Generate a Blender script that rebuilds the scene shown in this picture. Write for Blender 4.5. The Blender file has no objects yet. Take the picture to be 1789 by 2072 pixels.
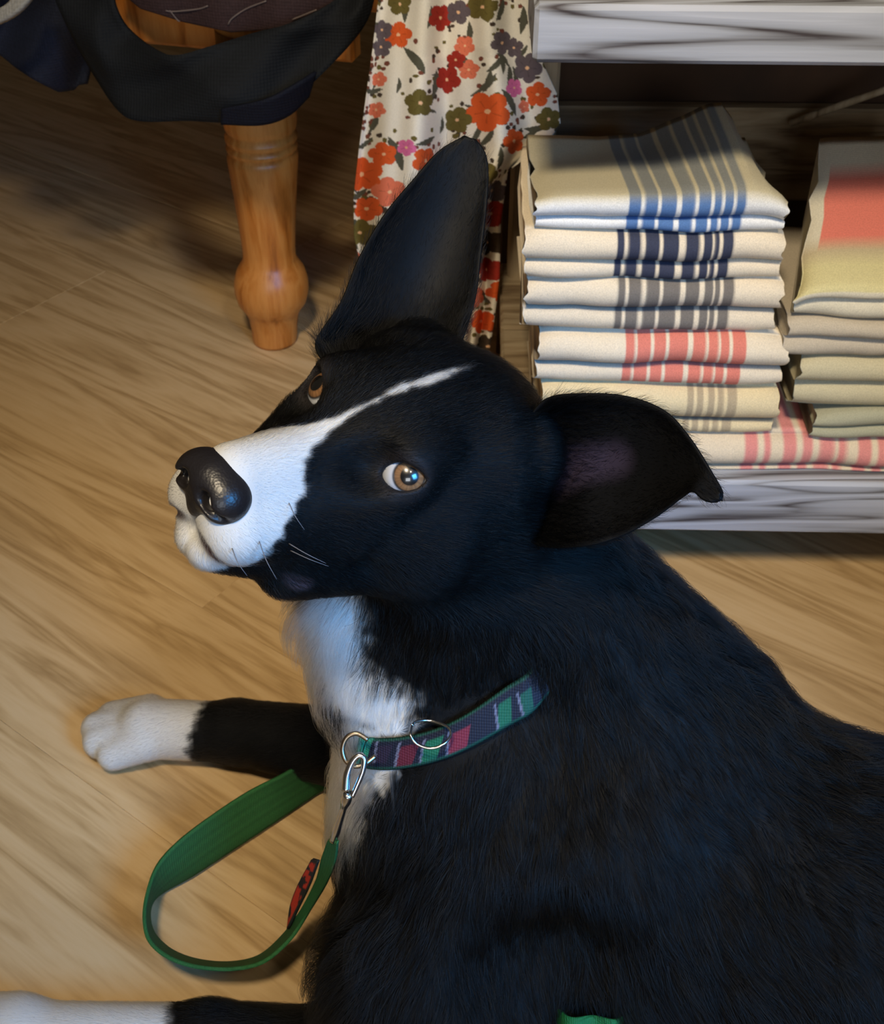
import bpy, math, random
import numpy as np
from mathutils import Vector, Matrix, kdtree

# ------------------------------------------------------------------ camera, world, light, exposure
scene = bpy.context.scene
COL = scene.collection
W_PX, H_PX = 1789., 2072.
FPX, TH, CAM_H = 2300., math.radians(40), 0.71
CAM = np.array([0, 0, CAM_H])
AX_F = np.array([0, math.cos(TH), -math.sin(TH)])
AX_R = np.array([1., 0, 0])
AX_U = np.array([0, math.sin(TH), math.cos(TH)])

cam_data = bpy.data.cameras.new('camera')
cam_data.sensor_fit = 'VERTICAL'
cam_data.sensor_height = 24.
cam_data.lens = FPX / H_PX * 24.
cam_data.clip_start = 0.02
cam = bpy.data.objects.new('camera', cam_data)
COL.objects.link(cam)
cam.location = CAM
cam.rotation_euler = (math.pi / 2 - TH, 0, 0)
scene.camera = cam
cam_data.dof.use_dof = True
cam_data.dof.focus_distance = 0.50
cam_data.dof.aperture_fstop = 20.0

world = bpy.data.worlds.new('world')
scene.world = world
world.use_nodes = True
world.node_tree.nodes['Background'].inputs[0].default_value = (1.0, 0.80, 0.58, 1)
world.node_tree.nodes['Background'].inputs[1].default_value = 0.05


def area_light(name, loc, target, size, power, color, size_y=None):
    l = bpy.data.lights.new(name, 'AREA')
    l.energy = power
    l.color = color
    l.size = size
    if size_y:
        l.shape = 'RECTANGLE'
        l.size_y = size_y
    o = bpy.data.objects.new(name, l)
    COL.objects.link(o)
    o.location = loc
    d = Vector(target) - Vector(loc)
    o.rotation_euler = d.to_track_quat('-Z', 'Y').to_euler()
    return o


# warm shop ceiling lamps, and a cool window behind the photographer
lamp = area_light('ceiling_lamp_light', (-0.15, -0.15, 1.6), (0.0, 0.80, 0), 0.16, 2.6, (1.0, 0.83, 0.58))
lamp.data.spread = math.radians(64)
lamp = area_light('ceiling_lamp_light', (0.50, -0.45, 1.8), (0.24, 0.80, 0.28), 0.16, 0.6, (1.0, 0.90, 0.74))
lamp.data.spread = math.radians(46)
window = area_light('window_light', (0.50, -0.17, 0.70), (0.05, 0.36, 0.26), 0.30, 1.5, (0.07, 0.40, 1.0), 0.36)
window.data.spread = math.radians(54)

area_light('front_fill_light', (0.1, -2.6, 1.15), (0.2, 0.9, 0.3), 1.3, 26, (0.90, 0.95, 1.0), 0.9)  # added frontal fill behind the camera for towels, dress and shelf

scene.view_settings.view_transform = 'Standard'
scene.view_settings.look = 'None'
scene.view_settings.gamma = 1
scene.view_settings.use_curve_mapping = False
scene.view_settings.exposure = 0.0
scene.cycles.max_bounces = 8
scene.cycles.diffuse_bounces = 3
scene.cycles.use_denoising = True

rng = np.random.default_rng(7)
random.seed(7)


# ------------------------------------------------------------------ helpers
def ray(u, v):
    return AX_F + (u - W_PX / 2) / FPX * AX_R - (v - H_PX / 2) / FPX * AX_U


def at_z(u, v, z):            # point of the photograph at height z
    d = ray(u, v)
    return CAM + d * ((z - CAM_H) / d[2])


def at_y(u, v, y):            # point of the photograph at distance y
    d = ray(u, v)
    return CAM + d * (y / d[1])


def at_d(u, v, d):            # point of the photograph at depth d
    return CAM + ray(u, v) * d


def lin(r, g, b):
    f = lambda c: (c / 255 / 12.92) if c <= 10 else ((c / 255 + .055) / 1.055) ** 2.4
    return np.array([f(r), f(g), f(b)])


def tag(o, label=None, cat=None, group=None, kind=None):
    if label: o['label'] = label
    if cat: o['category'] = cat
    if group: o['group'] = group
    if kind: o['kind'] = kind
    return o


def empty(name, loc, label, cat, group=None):
    o = bpy.data.objects.new(name, None)
    o.empty_display_size = .02
    COL.objects.link(o)
    o.location = loc
    return tag(o, label, cat, group)


def mesh_obj(name, V, Fc, mat, parent=None, col=None, smooth=True, origin=None):
    V = np.asarray(V, float)
    if parent is not None:
        V = V - np.array(parent_loc(parent))
    if origin is not None:
        V = V - np.asarray(origin)
    me = bpy.data.meshes.new(name)
    if isinstance(Fc, np.ndarray):
        n, k = Fc.shape
        me.vertices.add(len(V)); me.vertices.foreach_set('co', V.ravel())
        me.loops.add(n * k); me.loops.foreach_set('vertex_index', Fc.ravel().astype(np.int32))
        me.polygons.add(n)
        me.polygons.foreach_set('loop_start', np.arange(0, n * k, k, dtype=np.int32))
        me.polygons.foreach_set('loop_total', np.full(n, k, dtype=np.int32))
        me.update(calc_edges=True)
        me.validate()
    else:
        me.from_pydata([tuple(v) for v in V], [], [tuple(f) for f in Fc])
    if smooth:
        me.polygons.foreach_set('use_smooth', np.ones(len(me.polygons), bool))
    if col is not None:
        a = me.color_attributes.new('Col', 'FLOAT_COLOR', 'POINT')
        c4 = np.ones((len(V), 4)); c4[:, :3] = col
        a.data.foreach_set('color', c4.ravel())
    me.materials.append(mat)
    o = bpy.data.objects.new(name, me)
    COL.objects.link(o)
    if parent is not None: o.parent = parent
    if origin is not None: o.location = origin
    return o


def parent_loc(o):
    p = np.zeros(3)
    while o is not None:
        p = p + np.array(o.location)
        o = o.parent
    return p


def grid_faces(n, m, wrap=False):
    i, j = np.meshgrid(np.arange(n - 1), np.arange(m if wrap else m - 1), indexing='ij')
    j2 = (j + 1) % m
    return np.stack([i * m + j, i * m + j2, (i + 1) * m + j2, (i + 1) * m + j], -1).reshape(-1, 4)


def catmull(pts, n):
    pts = np.asarray(pts, float)
    Pp = np.vstack([2 * pts[0] - pts[1], pts, 2 * pts[-1] - pts[-2]])
    seg = np.r_[0, np.cumsum(np.linalg.norm(np.diff(pts, axis=0), axis=1) + 1e-9)]
    s = np.linspace(0, seg[-1], n)
    k = np.clip(np.searchsorted(seg, s, 'right') - 1, 0, len(pts) - 2)
    t = ((s - seg[k]) / (seg[k + 1] - seg[k]))[:, None]
    a, b, c, d = Pp[k], Pp[k + 1], Pp[k + 2], Pp[k + 3]
    return .5 * (2 * b + (c - a) * t + (2 * a - 5 * b + 4 * c - d) * t ** 2 + (3 * b - a - 3 * c + d) * t ** 3)


def tube(path, rad, m=10, caps=True):
    path = np.asarray(path, float)
    n = len(path)
    rad = np.broadcast_to(rad, n)
    T = np.gradient(path, axis=0); T /= np.linalg.norm(T, axis=1)[:, None] + 1e-12
    ref = np.array([0, 0, 1.]) if abs(T[0, 2]) < .9 else np.array([1., 0, 0])
    V = []
    N = np.cross(T[0], ref); N /= np.linalg.norm(N)
    for i in range(n):
        N = N - T[i] * (N @ T[i]); N /= np.linalg.norm(N)
        B = np.cross(T[i], N)
        for a in np.linspace(0, 2 * np.pi, m, endpoint=False):
            V.append(path[i] + rad[i] * (np.cos(a) * N + np.sin(a) * B))
    Fc = [tuple(f) for f in grid_faces(n, m, True)]
    if caps:
        Fc.append(tuple(range(m))[::-1]); Fc.append(tuple((n - 1) * m + k for k in range(m)))
    return np.array(V), Fc


def join(parts):
    V, Fc, k = [], [], 0
    for v, f in parts:
        V.append(np.asarray(v)); Fc += [tuple(int(i) + k for i in q) for q in f]; k += len(v)
    return np.vstack(V), Fc


def box(x0, x1, y0, y1, z0, z1, bev=.003):
    """bevelled box"""
    V, Fc = [], []
    c = np.array([(x0 + x1) / 2, (y0 + y1) / 2, (z0 + z1) / 2]); h = np.array([x1 - x0, y1 - y0, z1 - z0]) / 2
    bev = min(bev, .45 * h.min())
    idx = {}
    for s in [(a, b, d) for a in (-1, 1) for b in (-1, 1) for d in (-1, 1)]:
        for ax in range(3):
            p = np.array(s) * (h - bev); p[ax] = s[ax] * h[ax]
            idx[s, ax] = len(V); V.append(c + p)
    for ax in range(3):
        a, b = [(1, 2), (2, 0), (0, 1)][ax]
        for sg in (-1, 1):
            q = []
            for sa, sb in ((-1, -1), (1, -1), (1, 1), (-1, 1)):
                s = [0, 0, 0]; s[ax] = sg; s[a] = sa; s[b] = sb
                q.append(idx[tuple(s), ax])
            Fc.append(q if sg > 0 else q[::-1])
    for ax in range(3):
        a, b = [(1, 2), (2, 0), (0, 1)][ax]
        for sa in (-1, 1):
            for sb in (-1, 1):
                s0 = [0, 0, 0]; s0[ax] = -1; s0[a] = sa; s0[b] = sb
                s1 = list(s0); s1[ax] = 1
                q = [idx[tuple(s0), a], idx[tuple(s1), a], idx[tuple(s1), b], idx[tuple(s0), b]]
                Fc.append(q if sa * sb > 0 else q[::-1])
    for s in [(a, b, d) for a in (-1, 1) for b in (-1, 1) for d in (-1, 1)]:
        q = [idx[s, 0], idx[s, 1], idx[s, 2]]
        Fc.append(q if s[0] * s[1] * s[2] > 0 else q[::-1])
    return np.array(V), Fc


def lathe(profile, m=40):
    """profile: list of (r, z)"""
    pr = np.asarray(profile, float)
    a = np.linspace(0, 2 * np.pi, m, endpoint=False)
    V = np.stack([np.outer(pr[:, 0], np.cos(a)), np.outer(pr[:, 0], np.sin(a)), np.repeat(pr[:, 1:2], m, 1)], -1).reshape(-1, 3)
    Fc = [tuple(f) for f in grid_faces(len(pr), m, True)]
    Fc.append(tuple(range(m))[::-1]); Fc.append(tuple((len(pr) - 1) * m + k for k in range(m)))
    return V, Fc


# value noise on points (vectorised), used for wobble of cloth and fur
_G = rng.random((32, 32, 32))


def vnoise(p):
    p = np.asarray(p, float)
    i = np.floor(p).astype(int); f = p - i; f = f * f * (3 - 2 * f)
    r = 0
    for a in (0, 1):
        for b in (0, 1):
            for c in (0, 1):
                w = (f[..., 0] if a else 1 - f[..., 0]) * (f[..., 1] if b else 1 - f[..., 1]) * (f[..., 2] if c else 1 - f[..., 2])
                r = r + w * _G[(i[..., 0] + a) % 32, (i[..., 1] + b) % 32, (i[..., 2] + c) % 32]
    return r * 2 - 1


# ------------------------------------------------------------------ materials
class NT:
    def __init__(self, name):
        self.m = bpy.data.materials.new(name)
        self.m.use_nodes = True
        self.t = self.m.node_tree
        self.b = self.t.nodes['Principled BSDF']
        self.out = self.t.nodes['Material Output']

    def n(self, typ, **kw):
        nd = self.t.nodes.new(typ)
        for k, v in kw.items():
            if k.startswith('i_'):
                key = k[2:]
                nd.inputs[int(key) if key.isdigit() else key.replace('_', ' ')].default_value = v
            else:
                setattr(nd, k, v)
        return nd

    def l(self, a, b):
        self.t.links.new(a, b)

    def ramp(self, fac, stops):
        r = self.n('ShaderNodeValToRGB')
        e = r.color_ramp.elements
        while len(e) < len(stops): e.new(.5)
        for k, (p, c) in zip(e, stops):
            k.position = p; k.color = (*c, 1)
        self.l(fac, r.inputs[0])
        return r.outputs[0]

    def mixc(self, fac, a, b, blend='MIX'):
        m = self.n('ShaderNodeMix', data_type='RGBA', blend_type=blend)
        for s, v in ((m.inputs[0], fac), (m.inputs[6], a), (m.inputs[7], b)):
            if hasattr(v, 'links') or hasattr(v, 'is_linked'): self.l(v, s)
            elif isinstance(v, (int, float)): s.default_value = v
            else: s.default_value = (*v, 1)
        return m.outputs[2]

    def bump(self, h, strength, dist=.002):
        b = self.n('ShaderNodeBump', i_Strength=strength, i_Distance=dist)
        self.l(h, b.inputs['Height'])
        self.l(b.outputs[0], self.b.inputs['Normal'])

    def set(self, **kw):
        for k, v in kw.items():
            s = self.b.inputs[k.replace('_', ' ')]
            if hasattr(v, 'is_linked'): self.l(v, s)
            elif isinstance(v, (tuple, list, np.ndarray)): s.default_value = (*v, 1)
            else: s.default_value = v
        return self


def plain(name, c, rough=.6, metal=0., spec=.4):
    t = NT(name); t.set(Base_Color=tuple(c), Roughness=rough, Metallic=metal, Specular_IOR_Level=spec)
    return t.m


def vcol_mat(name, rough=.9, spec=.15, weave=0., wscale=900., noise_amt=.12):
    """colour printed / woven into the cloth comes from the mesh attribute, fine thread relief from waves"""
    t = NT(name)
    a = t.n('ShaderNodeAttribute', attribute_name='Col')
    tc = t.n('ShaderNodeTexCoord')
    nz = t.n('ShaderNodeTexNoise', i_Scale=wscale * .5, i_Detail=3.)
    t.l(tc.outputs['Object'], nz.inputs['Vector'])
    r = t.ramp(nz.outputs[0], [(.3, (1 - noise_amt,) * 3), (.7, (1 + noise_amt,) * 3)])
    t.set(Base_Color=t.mixc(1., a.outputs[0], r, 'MULTIPLY'), Roughness=rough, Specular_IOR_Level=spec)
    if weave:
        w1 = t.n('ShaderNodeTexWave', bands_direction='X', i_Scale=wscale * .16, i_Distortion=1.5)
        w2 = t.n('ShaderNodeTexWave', bands_direction='Z', i_Scale=wscale * .16, i_Distortion=1.5)
        t.l(tc.outputs['Object'], w1.inputs[0]); t.l(tc.outputs['Object'], w2.inputs[0])
        ad = t.n('ShaderNodeMath', operation='ADD'); t.l(w1.outputs[1], ad.inputs[0]); t.l(w2.outputs[1], ad.inputs[1])
        t.bump(ad.outputs[0], weave, .0006)
    return t.m


def wood_mat(name, stops, scale=(2., 22., 22.), rough=.5, ring=1.2, bump=.15, spec=.4, dist=6., seed_obj=True, vector=None, knots=0.):
    t = NT(name)
    tc = t.n('ShaderNodeTexCoord')
    mp = t.n('ShaderNodeMapping')
    mp.inputs['Scale'].default_value = scale
    src = tc.outputs['Object']
    if seed_obj:
        oi = t.n('ShaderNodeObjectInfo')
        sc = t.n('ShaderNodeVectorMath', operation='SCALE'); sc.inputs[0].default_value = (3.1, 7.7, 5.3)
        t.l(oi.outputs['Random'], sc.inputs['Scale'])
        ad = t.n('ShaderNodeVectorMath', operation='ADD')
        t.l(src, ad.inputs[0]); t.l(sc.outputs[0], ad.inputs[1])
        src = ad.outputs[0]
    t.l(src, mp.inputs[0])
    n1 = t.n('ShaderNodeTexNoise', i_Scale=ring, i_Detail=4., i_Roughness=.55, i_Distortion=.6)
    t.l(mp.outputs[0], n1.inputs['Vector'])
    mul = t.n('ShaderNodeMath', operation='MULTIPLY'); mul.inputs[1].default_value = dist
    t.l(n1.outputs[0], mul.inputs[0])
    fr = t.n('ShaderNodeMath', operation='PINGPONG'); fr.inputs[1].default_value = 1.
    t.l(mul.outputs[0], fr.inputs[0])
    n2 = t.n('ShaderNodeTexNoise', i_Scale=ring * 9, i_Detail=5., i_Roughness=.7)
    t.l(mp.outputs[0], n2.inputs['Vector'])
    mx = t.n('ShaderNodeMath', operation='MULTIPLY_ADD'); mx.inputs[1].default_value = .55
    t.l(fr.outputs[0], mx.inputs[0])
    m2 = t.n('ShaderNodeMath', operation='MULTIPLY'); m2.inputs[1].default_value = .55
    t.l(n2.outputs[0], m2.inputs[0]); t.l(m2.outputs[0], mx.inputs[2])
    c = t.ramp(mx.outputs[0], stops)
    if knots:
        kn = t.n('ShaderNodeTexVoronoi', i_Scale=knots)
        mk = t.n('ShaderNodeMapping'); mk.inputs['Scale'].default_value = (scale[0] / scale[1] * 2.2, 1, 1)
        t.l(src, mk.inputs[0]); t.l(mk.outputs[0], kn.inputs[0])
        kf = t.ramp(kn.outputs[0], [(.02, (.35, .27, .2)), (.07, (1, 1, 1))])
        c = t.mixc(1., c, kf, 'MULTIPLY')
    t.set(Base_Color=c, Roughness=rough, Specular_IOR_Level=spec)
    t.bump(mx.outputs[0], bump, .002)
    return t.m


M_FLOOR = wood_mat('oak_floor', [(.10, lin(150, 118, 76)), (.42, lin(182, 150, 104)), (.70, lin(198, 166, 120)), (.95, lin(204, 174, 130))],
                   scale=(2.2, 26., 26.), rough=.45, ring=1.0, bump=.08, dist=9., spec=.3, knots=5.)
M_FLOORGAP = plain('floor_gap', lin(150, 114, 72), .9)
M_PINE = wood_mat('honey_pine', [(.2, lin(134, 72, 22)), (.5, lin(178, 106, 40)), (.8, lin(196, 128, 60))],
                  scale=(28., 28., 3.), rough=.36, ring=1.2, bump=.12, spec=.5)


def whitewash(name):
    """white paint worn off along the raised grain of a softwood board, with a few knots"""
    t = NT(name)
    tc = t.n('ShaderNodeTexCoord')
    mp = t.n('ShaderNodeMapping'); mp.inputs['Scale'].default_value = (1.3, 17., 17.)
    oi = t.n('ShaderNodeObjectInfo')
    cb = t.n('ShaderNodeCombineXYZ'); t.l(oi.outputs['Random'], cb.inputs[0]); t.l(oi.outputs['Random'], cb.inputs[2])
    ad = t.n('ShaderNodeVectorMath', operation='ADD'); t.l(tc.outputs['Object'], ad.inputs[0]); t.l(cb.outputs[0], ad.inputs[1])
    t.l(ad.outputs[0], mp.inputs[0])
    kn = t.n('ShaderNodeTexVoronoi', i_Scale=2.4, feature='SMOOTH_F1'); t.l(mp.outputs[0], kn.inputs[0])
    n1 = t.n('ShaderNodeTexNoise', i_Scale=1.5, i_Detail=2., i_Distortion=.4); t.l(mp.outputs[0], n1.inputs['Vector'])
    s1 = t.n('ShaderNodeMath', operation='MULTIPLY_ADD'); s1.inputs[1].default_value = 6.
    k2 = t.n('ShaderNodeMath', operation='MULTIPLY'); k2.inputs[1].default_value = 2.2
    t.l(kn.outputs[0], k2.inputs[0]); t.l(n1.outputs[0], s1.inputs[0]); t.l(k2.outputs[0], s1.inputs[2])
    pp = t.n('ShaderNodeMath', operation='PINGPONG'); pp.inputs[1].default_value = .5; t.l(s1.outputs[0], pp.inputs[0])
    m2 = t.n('ShaderNodeMapping'); m2.inputs['Scale'].default_value = (5., 220., 220.); t.l(ad.outputs[0], m2.inputs[0])
    n2 = t.n('ShaderNodeTexNoise', i_Scale=1., i_Detail=4.); t.l(m2.outputs[0], n2.inputs['Vector'])
    sm_ = t.n('ShaderNodeMath', operation='MULTIPLY_ADD'); sm_.inputs[1].default_value = .34
    t.l(n2.outputs[0], sm_.inputs[0]); t.l(pp.outputs[0], sm_.inputs[2])
    c = t.ramp(sm_.outputs[0], [(.14, lin(72, 66, 68)), (.24, lin(136, 137, 142)), (.36, lin(168, 172, 182)), (.75, lin(188, 192, 204))])
    t.set(Base_Color=c, Roughness=.75, Specular_IOR_Level=.2)
    t.bump(sm_.outputs[0], .5, .002)
    return t.m


M_WHITEWASH = whitewash('whitewashed_pine')
M_GREYWOOD = wood_mat('grey_weathered_wood', [(.2, lin(96, 78, 58)), (.5, lin(136, 118, 92)), (.85, lin(158, 142, 116))],
                      scale=(2.5, 30., 30.), rough=.75, ring=1.1, bump=.3, spec=.2)
M_GREYPOST = wood_mat('grey_weathered_post', [(.2, lin(104, 86, 64)), (.5, lin(146, 128, 102)), (.85, lin(172, 156, 130))],
                      scale=(30., 30., 2.), rough=.75, ring=1.1, bump=.3, spec=.2)
M_WALL = wood_mat('dark_panelled_wall', [(.2, lin(48, 32, 20)), (.8, lin(70, 48, 30))], scale=(2, 9, 2), rough=.8, bump=.1)
M_TOWEL = vcol_mat('woven_towel', .95, .1, .12, 2600., .16)
M_PRINT = vcol_mat('printed_cotton', .9, .12, .15, 1600., .05)
M_BLACKCLOTH = vcol_mat('black_cloth', .8, .25, .3, 700., .2)
M_METAL = plain('steel', (.62, .60, .58), .22, 1.)
M_BRASSY = plain('aged_brass_ring', (.32, .24, .16), .3, 1.)

# ------------------------------------------------------------------ setting: floor of oak boards, wall behind
floor_o = mesh_obj('floor', *box(-3, 3, -2.2, 3.1, -.03, -.004, .001), M_FLOORGAP, smooth=False)
tag(floor_o, 'warm oak board floor with diagonal grain', 'floor', kind='structure')
PA = math.radians(-36)
e1 = np.array([math.cos(PA), math.sin(PA), 0]); e2 = np.array([-math.sin(PA), math.cos(PA), 0])
PW, PL = .185, 1.25
o0 = np.array([-.212, .715, 0])      # a board end seen beside the dog's muzzle


def plank_mesh(L):
    V, Fc = box(0, L, 0, PW, -.012, 0, .0004)
    me = bpy.data.meshes.new('plank')
    me.from_pydata([tuple(v) for v in V], [], Fc)
    me.materials.append(M_FLOOR)
    return me


pm = plank_mesh(PL - .00012)
offs = {}
for r in range(-18, 19):
    offs[r] = (r * .437) % 1. * PL
for r in range(-18, 19):
    for k in range(-4, 5):
        p = o0 + e2 * (r * PW) + e1 * (k * PL - (0 if r == 0 else offs[r]))
        c = p + e1 * PL / 2
        if abs(c[0]) > 2.5 or c[1] < -1.5 or c[1] > 3.2: continue
        o = bpy.data.objects.new('plank', pm)
        COL.objects.link(o)
        o.location = p + np.array([0, 0, random.uniform(-.0004, 0)])
        o.rotation_euler = (0, 0, PA)
        o.scale = (1, (PW - .00012) / PW, 1)
        o.parent = floor_o
wall = mesh_obj('wall_back', *box(-3, 3, 3.0, 3.06, -.03, 2.4, .001), M_WALL, smooth=False)
tag(wall, 'dark brown wall behind the shelf and table', 'wall', kind='structure')


# ------------------------------------------------------------------ shelf unit
SH = math.radians(1.6)               # the unit is turned a little
sx, sy = .052, .745                  # front left corner


def shelf_pt(a, b, z):
    return np.array([sx + a * math.cos(SH) + b * math.sin(SH), sy - a * math.sin(SH) + b * math.cos(SH), z])


shelf = empty('shelf_unit', (sx, sy, 0), 'low whitewashed plank shelf unit holding the folded striped towels', 'shelf')


def shelf_part(name, a0, a1, b0, b1, z0, z1, mat, bev=.003, label=None):
    V, Fc = box(a0, a1, b0, b1, z0, z1, bev)
    V = np.array([shelf_pt(*v) for v in V])
    c = V.mean(0)
    o = mesh_obj(name, V - c + parent_loc(shelf), Fc, mat, shelf, smooth=False)
    o.location = c - parent_loc(shelf)
    o.rotation_euler = (0, 0, 0)
    if label: o['label'] = label
    return o


Z_LOW1, Z_LOW0 = .122, .066
shelf_part('board', .0, 1.0, .0, .09, Z_LOW0, Z_LOW1, M_WHITEWASH)
shelf_part('board', .0, 1.0, .094, .24, Z_LOW0 + .03, Z_LOW1, M_GREYWOOD)
shelf_part('board', .0, 1.0, .244, .38, Z_LOW0 + .03, Z_LOW1, M_GREYWOOD)
shelf_part('board', .006, 1.0, .0, .10, .461, .497, M_WHITEWASH)
shelf_part('board', .006, 1.0, .104, .24, .471, .497, M_GREYWOOD)
shelf_part('board', .006, 1.0, .244, .38, .471, .497, M_GREYWOOD)
shelf_part('post', .024, .046, .29, .335, Z_LOW1, .47, M_GREYPOST)
shelf_part('post', .008, .036, .345, .378, 0, .47, M_GREYPOST)
shelf_part('post', .96, .99, .03, .07, 0, .461, M_GREYPOST)
shelf_part('back_rail', .03, 1.0, .36, .38, .205, .300, M_GREYWOOD)
shelf_part('back_panel', .0, 1.0, .385, .395, .0, .47, M_WALL)
# thin stick leaning on the back rail
p0, p1 = at_y(1600, 249, 1.075), at_y(1860, 157, 1.02)
pts = catmull([p0, (p0 + p1) / 2, p1], 8)
st = mesh_obj('stick', *tube(pts, .0035, 8), M_GREYPOST)
tag(st, 'thin pale wooden stick leaning across the back of the shelf', 'stick')


# ------------------------------------------------------------------ towels
def stripes(u, bands, base):
    c = np.tile(np.asarray(base, float), (len(u), 1))
    for a, b, col in bands:
        w = np.clip((u - a) / .0006 + .5, 0, 1) * np.clip((b - u) / .0006 + .5, 0, 1)
        c = c * (1 - w[:, None]) + np.asarray(col) * w[:, None]
    return c


CREAM = lin(228, 214, 190); WHITE_T = lin(232, 232, 230); TAN = lin(192, 182, 152)
GREYS = lin(120, 114, 108); NAVY = lin(62, 66, 84); PINK = lin(216, 128, 112); BLUE = lin(88, 122, 172)
NAVYHEM = lin(56, 60, 92)


def make_towel(name, label, x0, x1, y0, depth, z_lo, z_mid, z_hi, colf, seed, dx=0., group=None, bulge=.0, topf=None, sag=.003, xf=None):
    """folded towel: a long profile that runs back-bottom, round the lower lip, in along the hem, round the upper lip, to the back-top"""
    prof = []
    rl, ru = (z_mid - z_lo) / 2, (z_hi - z_mid) / 2
    prof += [(depth, z_lo), (depth * .6, z_lo), (depth * .3, z_lo), (.02, z_lo)]
    for a in np.linspace(-90, 90, 13):
        prof.append((.012 + rl - rl * 1.1 * math.cos(math.radians(a)) - dx, z_lo + rl + rl * math.sin(math.radians(a)) * .97))
    prof += [(.03, z_mid - .0006), (.036, z_mid), (.03, z_mid + .0006)]
    for a in np.linspace(-90, 90, 15):
        prof.append((.008 + ru - ru * 1.1 * math.cos(math.radians(a)), z_mid + ru + ru * math.sin(math.radians(a)) * .97))
    prof += [(.02, z_hi), (.03, z_hi), (.045, z_hi), (.06, z_hi), (.08, z_hi), (.10, z_hi), (.12, z_hi), (.14, z_hi), (.16, z_hi), (depth, z_hi), (depth, z_lo + .001)]
    prof = np.array(prof)
    lip = np.r_[np.zeros(4), np.linspace(0, 1, 13), np.full(3, 1.), np.linspace(1.01, 2, 15), np.full(10, 2.), 3.]
    n, m = 150, len(prof)
    u = np.linspace(0, 1, n)
    X = x0 + (x1 - x0) * u
    Y = np.repeat(prof[None, :, 0], n, 0); Z = np.repeat(prof[None, :, 1], n, 0)
    X = np.repeat(X[:, None], m, 1)
    S = np.full_like(X, seed * 3.7)
    # ends: fabric edges uneven
    endw = np.exp(-(X - x0) / .012) + np.exp(-(x1 - X) / .012)
    X = X + (vnoise(np.stack([S, Y * 40, Z * 160 + lip], -1)) * .004) * endw
    Y = Y + vnoise(np.stack([X * 22, S, Z * 30], -1)) * .0035 + endw * .003
    dz = vnoise(np.stack([X * 14, S + 5, Y * 9], -1)) * sag
    hgt = np.clip((Z - z_lo) / (z_hi - z_lo), 0, 1)
    Z = Z + dz * hgt + vnoise(np.stack([X * 60, S + 9, Z * 90], -1)) * .0006
    Z = Z - endw * hgt * .004 + bulge * hgt * np.sin(np.pi * np.repeat(u[:, None], m, 1))
    if topf is not None:
        Z = np.maximum(Z + topf(np.repeat(u[:, None], m, 1), Y, hgt), z_lo + .008 * hgt)
    if xf is not None: X = X + xf(np.repeat(u[:, None], m, 1), Y)
    Pw = np.stack([X, Y + y0, Z], -1)
    # turn with the shelf
    ca, sa = math.cos(-SH), math.sin(-SH)
    rx, ry = Pw[..., 0] - sx, Pw[..., 1] - sy
    Pw[..., 0] = sx + rx * ca - ry * sa; Pw[..., 1] = sy + rx * sa + ry * ca
    colr = colf(np.repeat((u * (x1 - x0))[:, None], m, 1).ravel(), np.repeat(lip[None], n, 0).ravel(), Y.ravel())
    Fc = grid_faces(n, m)
    caps = [tuple(range(m)), tuple(range((n - 1) * m, n * m))[::-1]]
    Fl = [tuple(f) for f in Fc] + caps
    org = np.array([(x0 + x1) / 2, y0 + depth / 2, z_lo])
    o = mesh_obj(name, Pw.reshape(-1, 3), Fl, M_TOWEL, None, colr, True, org)
    tag(o, label, 'towel', group)
    return o


YT = .752
def zpx(u, v, y=YT): return at_y(u, v, y)[2]
def xpx(u, v, y=YT): return at_y(u, v, y)[0]


def bandset(x0px, pxs, v, col):
    base = xpx(x0px, v)
    return [(xpx(a, v) - base, xpx(b, v) - base, col) for a, b in pxs]


DARK_B = [(1247, 1262), (1270, 1295), (1305, 1332), (1339, 1372), (1384, 1412), (1421, 1438), (1443, 1452), (1460, 1482)]
GREY_B = [(1247, 1262), (1270, 1295), (1305, 1332), (1339, 1372), (1384, 1412), (1421, 1438), (1443, 1452), (1460, 1482)]
PINK_B = [(1264, 1282), (1288, 1314), (1320, 1344), (1352, 1388), (1398, 1424), (1430, 1448), (1453, 1470), (1477, 1503)]
BLUE_B = [(1272, 1296), (1304, 1330), (1336, 1368), (1378, 1404), (1412, 1436), (1442, 1458), (1464, 1480), (1486, 1506)]
FAINT_B = [(1390, 1402), (1408, 1422), (1430, 1444), (1450, 1462), (1470, 1488)]


def towel_px(label, xl, xr, v_hi, v_mid, v_lo, colf, seed, depth=.17, name='towel', **kw):
    vm = (v_hi + v_lo) / 2
    x0, x1 = xpx(xl, vm), xpx(xr, vm)
    z1, z2, z3 = zpx(1350, v_lo), zpx(1350, v_mid), zpx(1350, v_hi)
    return make_towel(name, label, x0, x1, YT, depth, z1, z2, z3, colf, seed, **kw)


def cf_basic(x0px, v, bands, col, base, crease=None, shift=0.):
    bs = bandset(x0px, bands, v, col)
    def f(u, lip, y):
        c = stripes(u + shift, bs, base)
        if crease is not None:
            w = np.exp(-((lip - 1.) / .17) ** 2)[:, None]  # hem line, with the crease shade between the folds painted into the colour
            c = c * (1 - .85 * w) + crease * .85 * w
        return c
    return f


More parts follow.
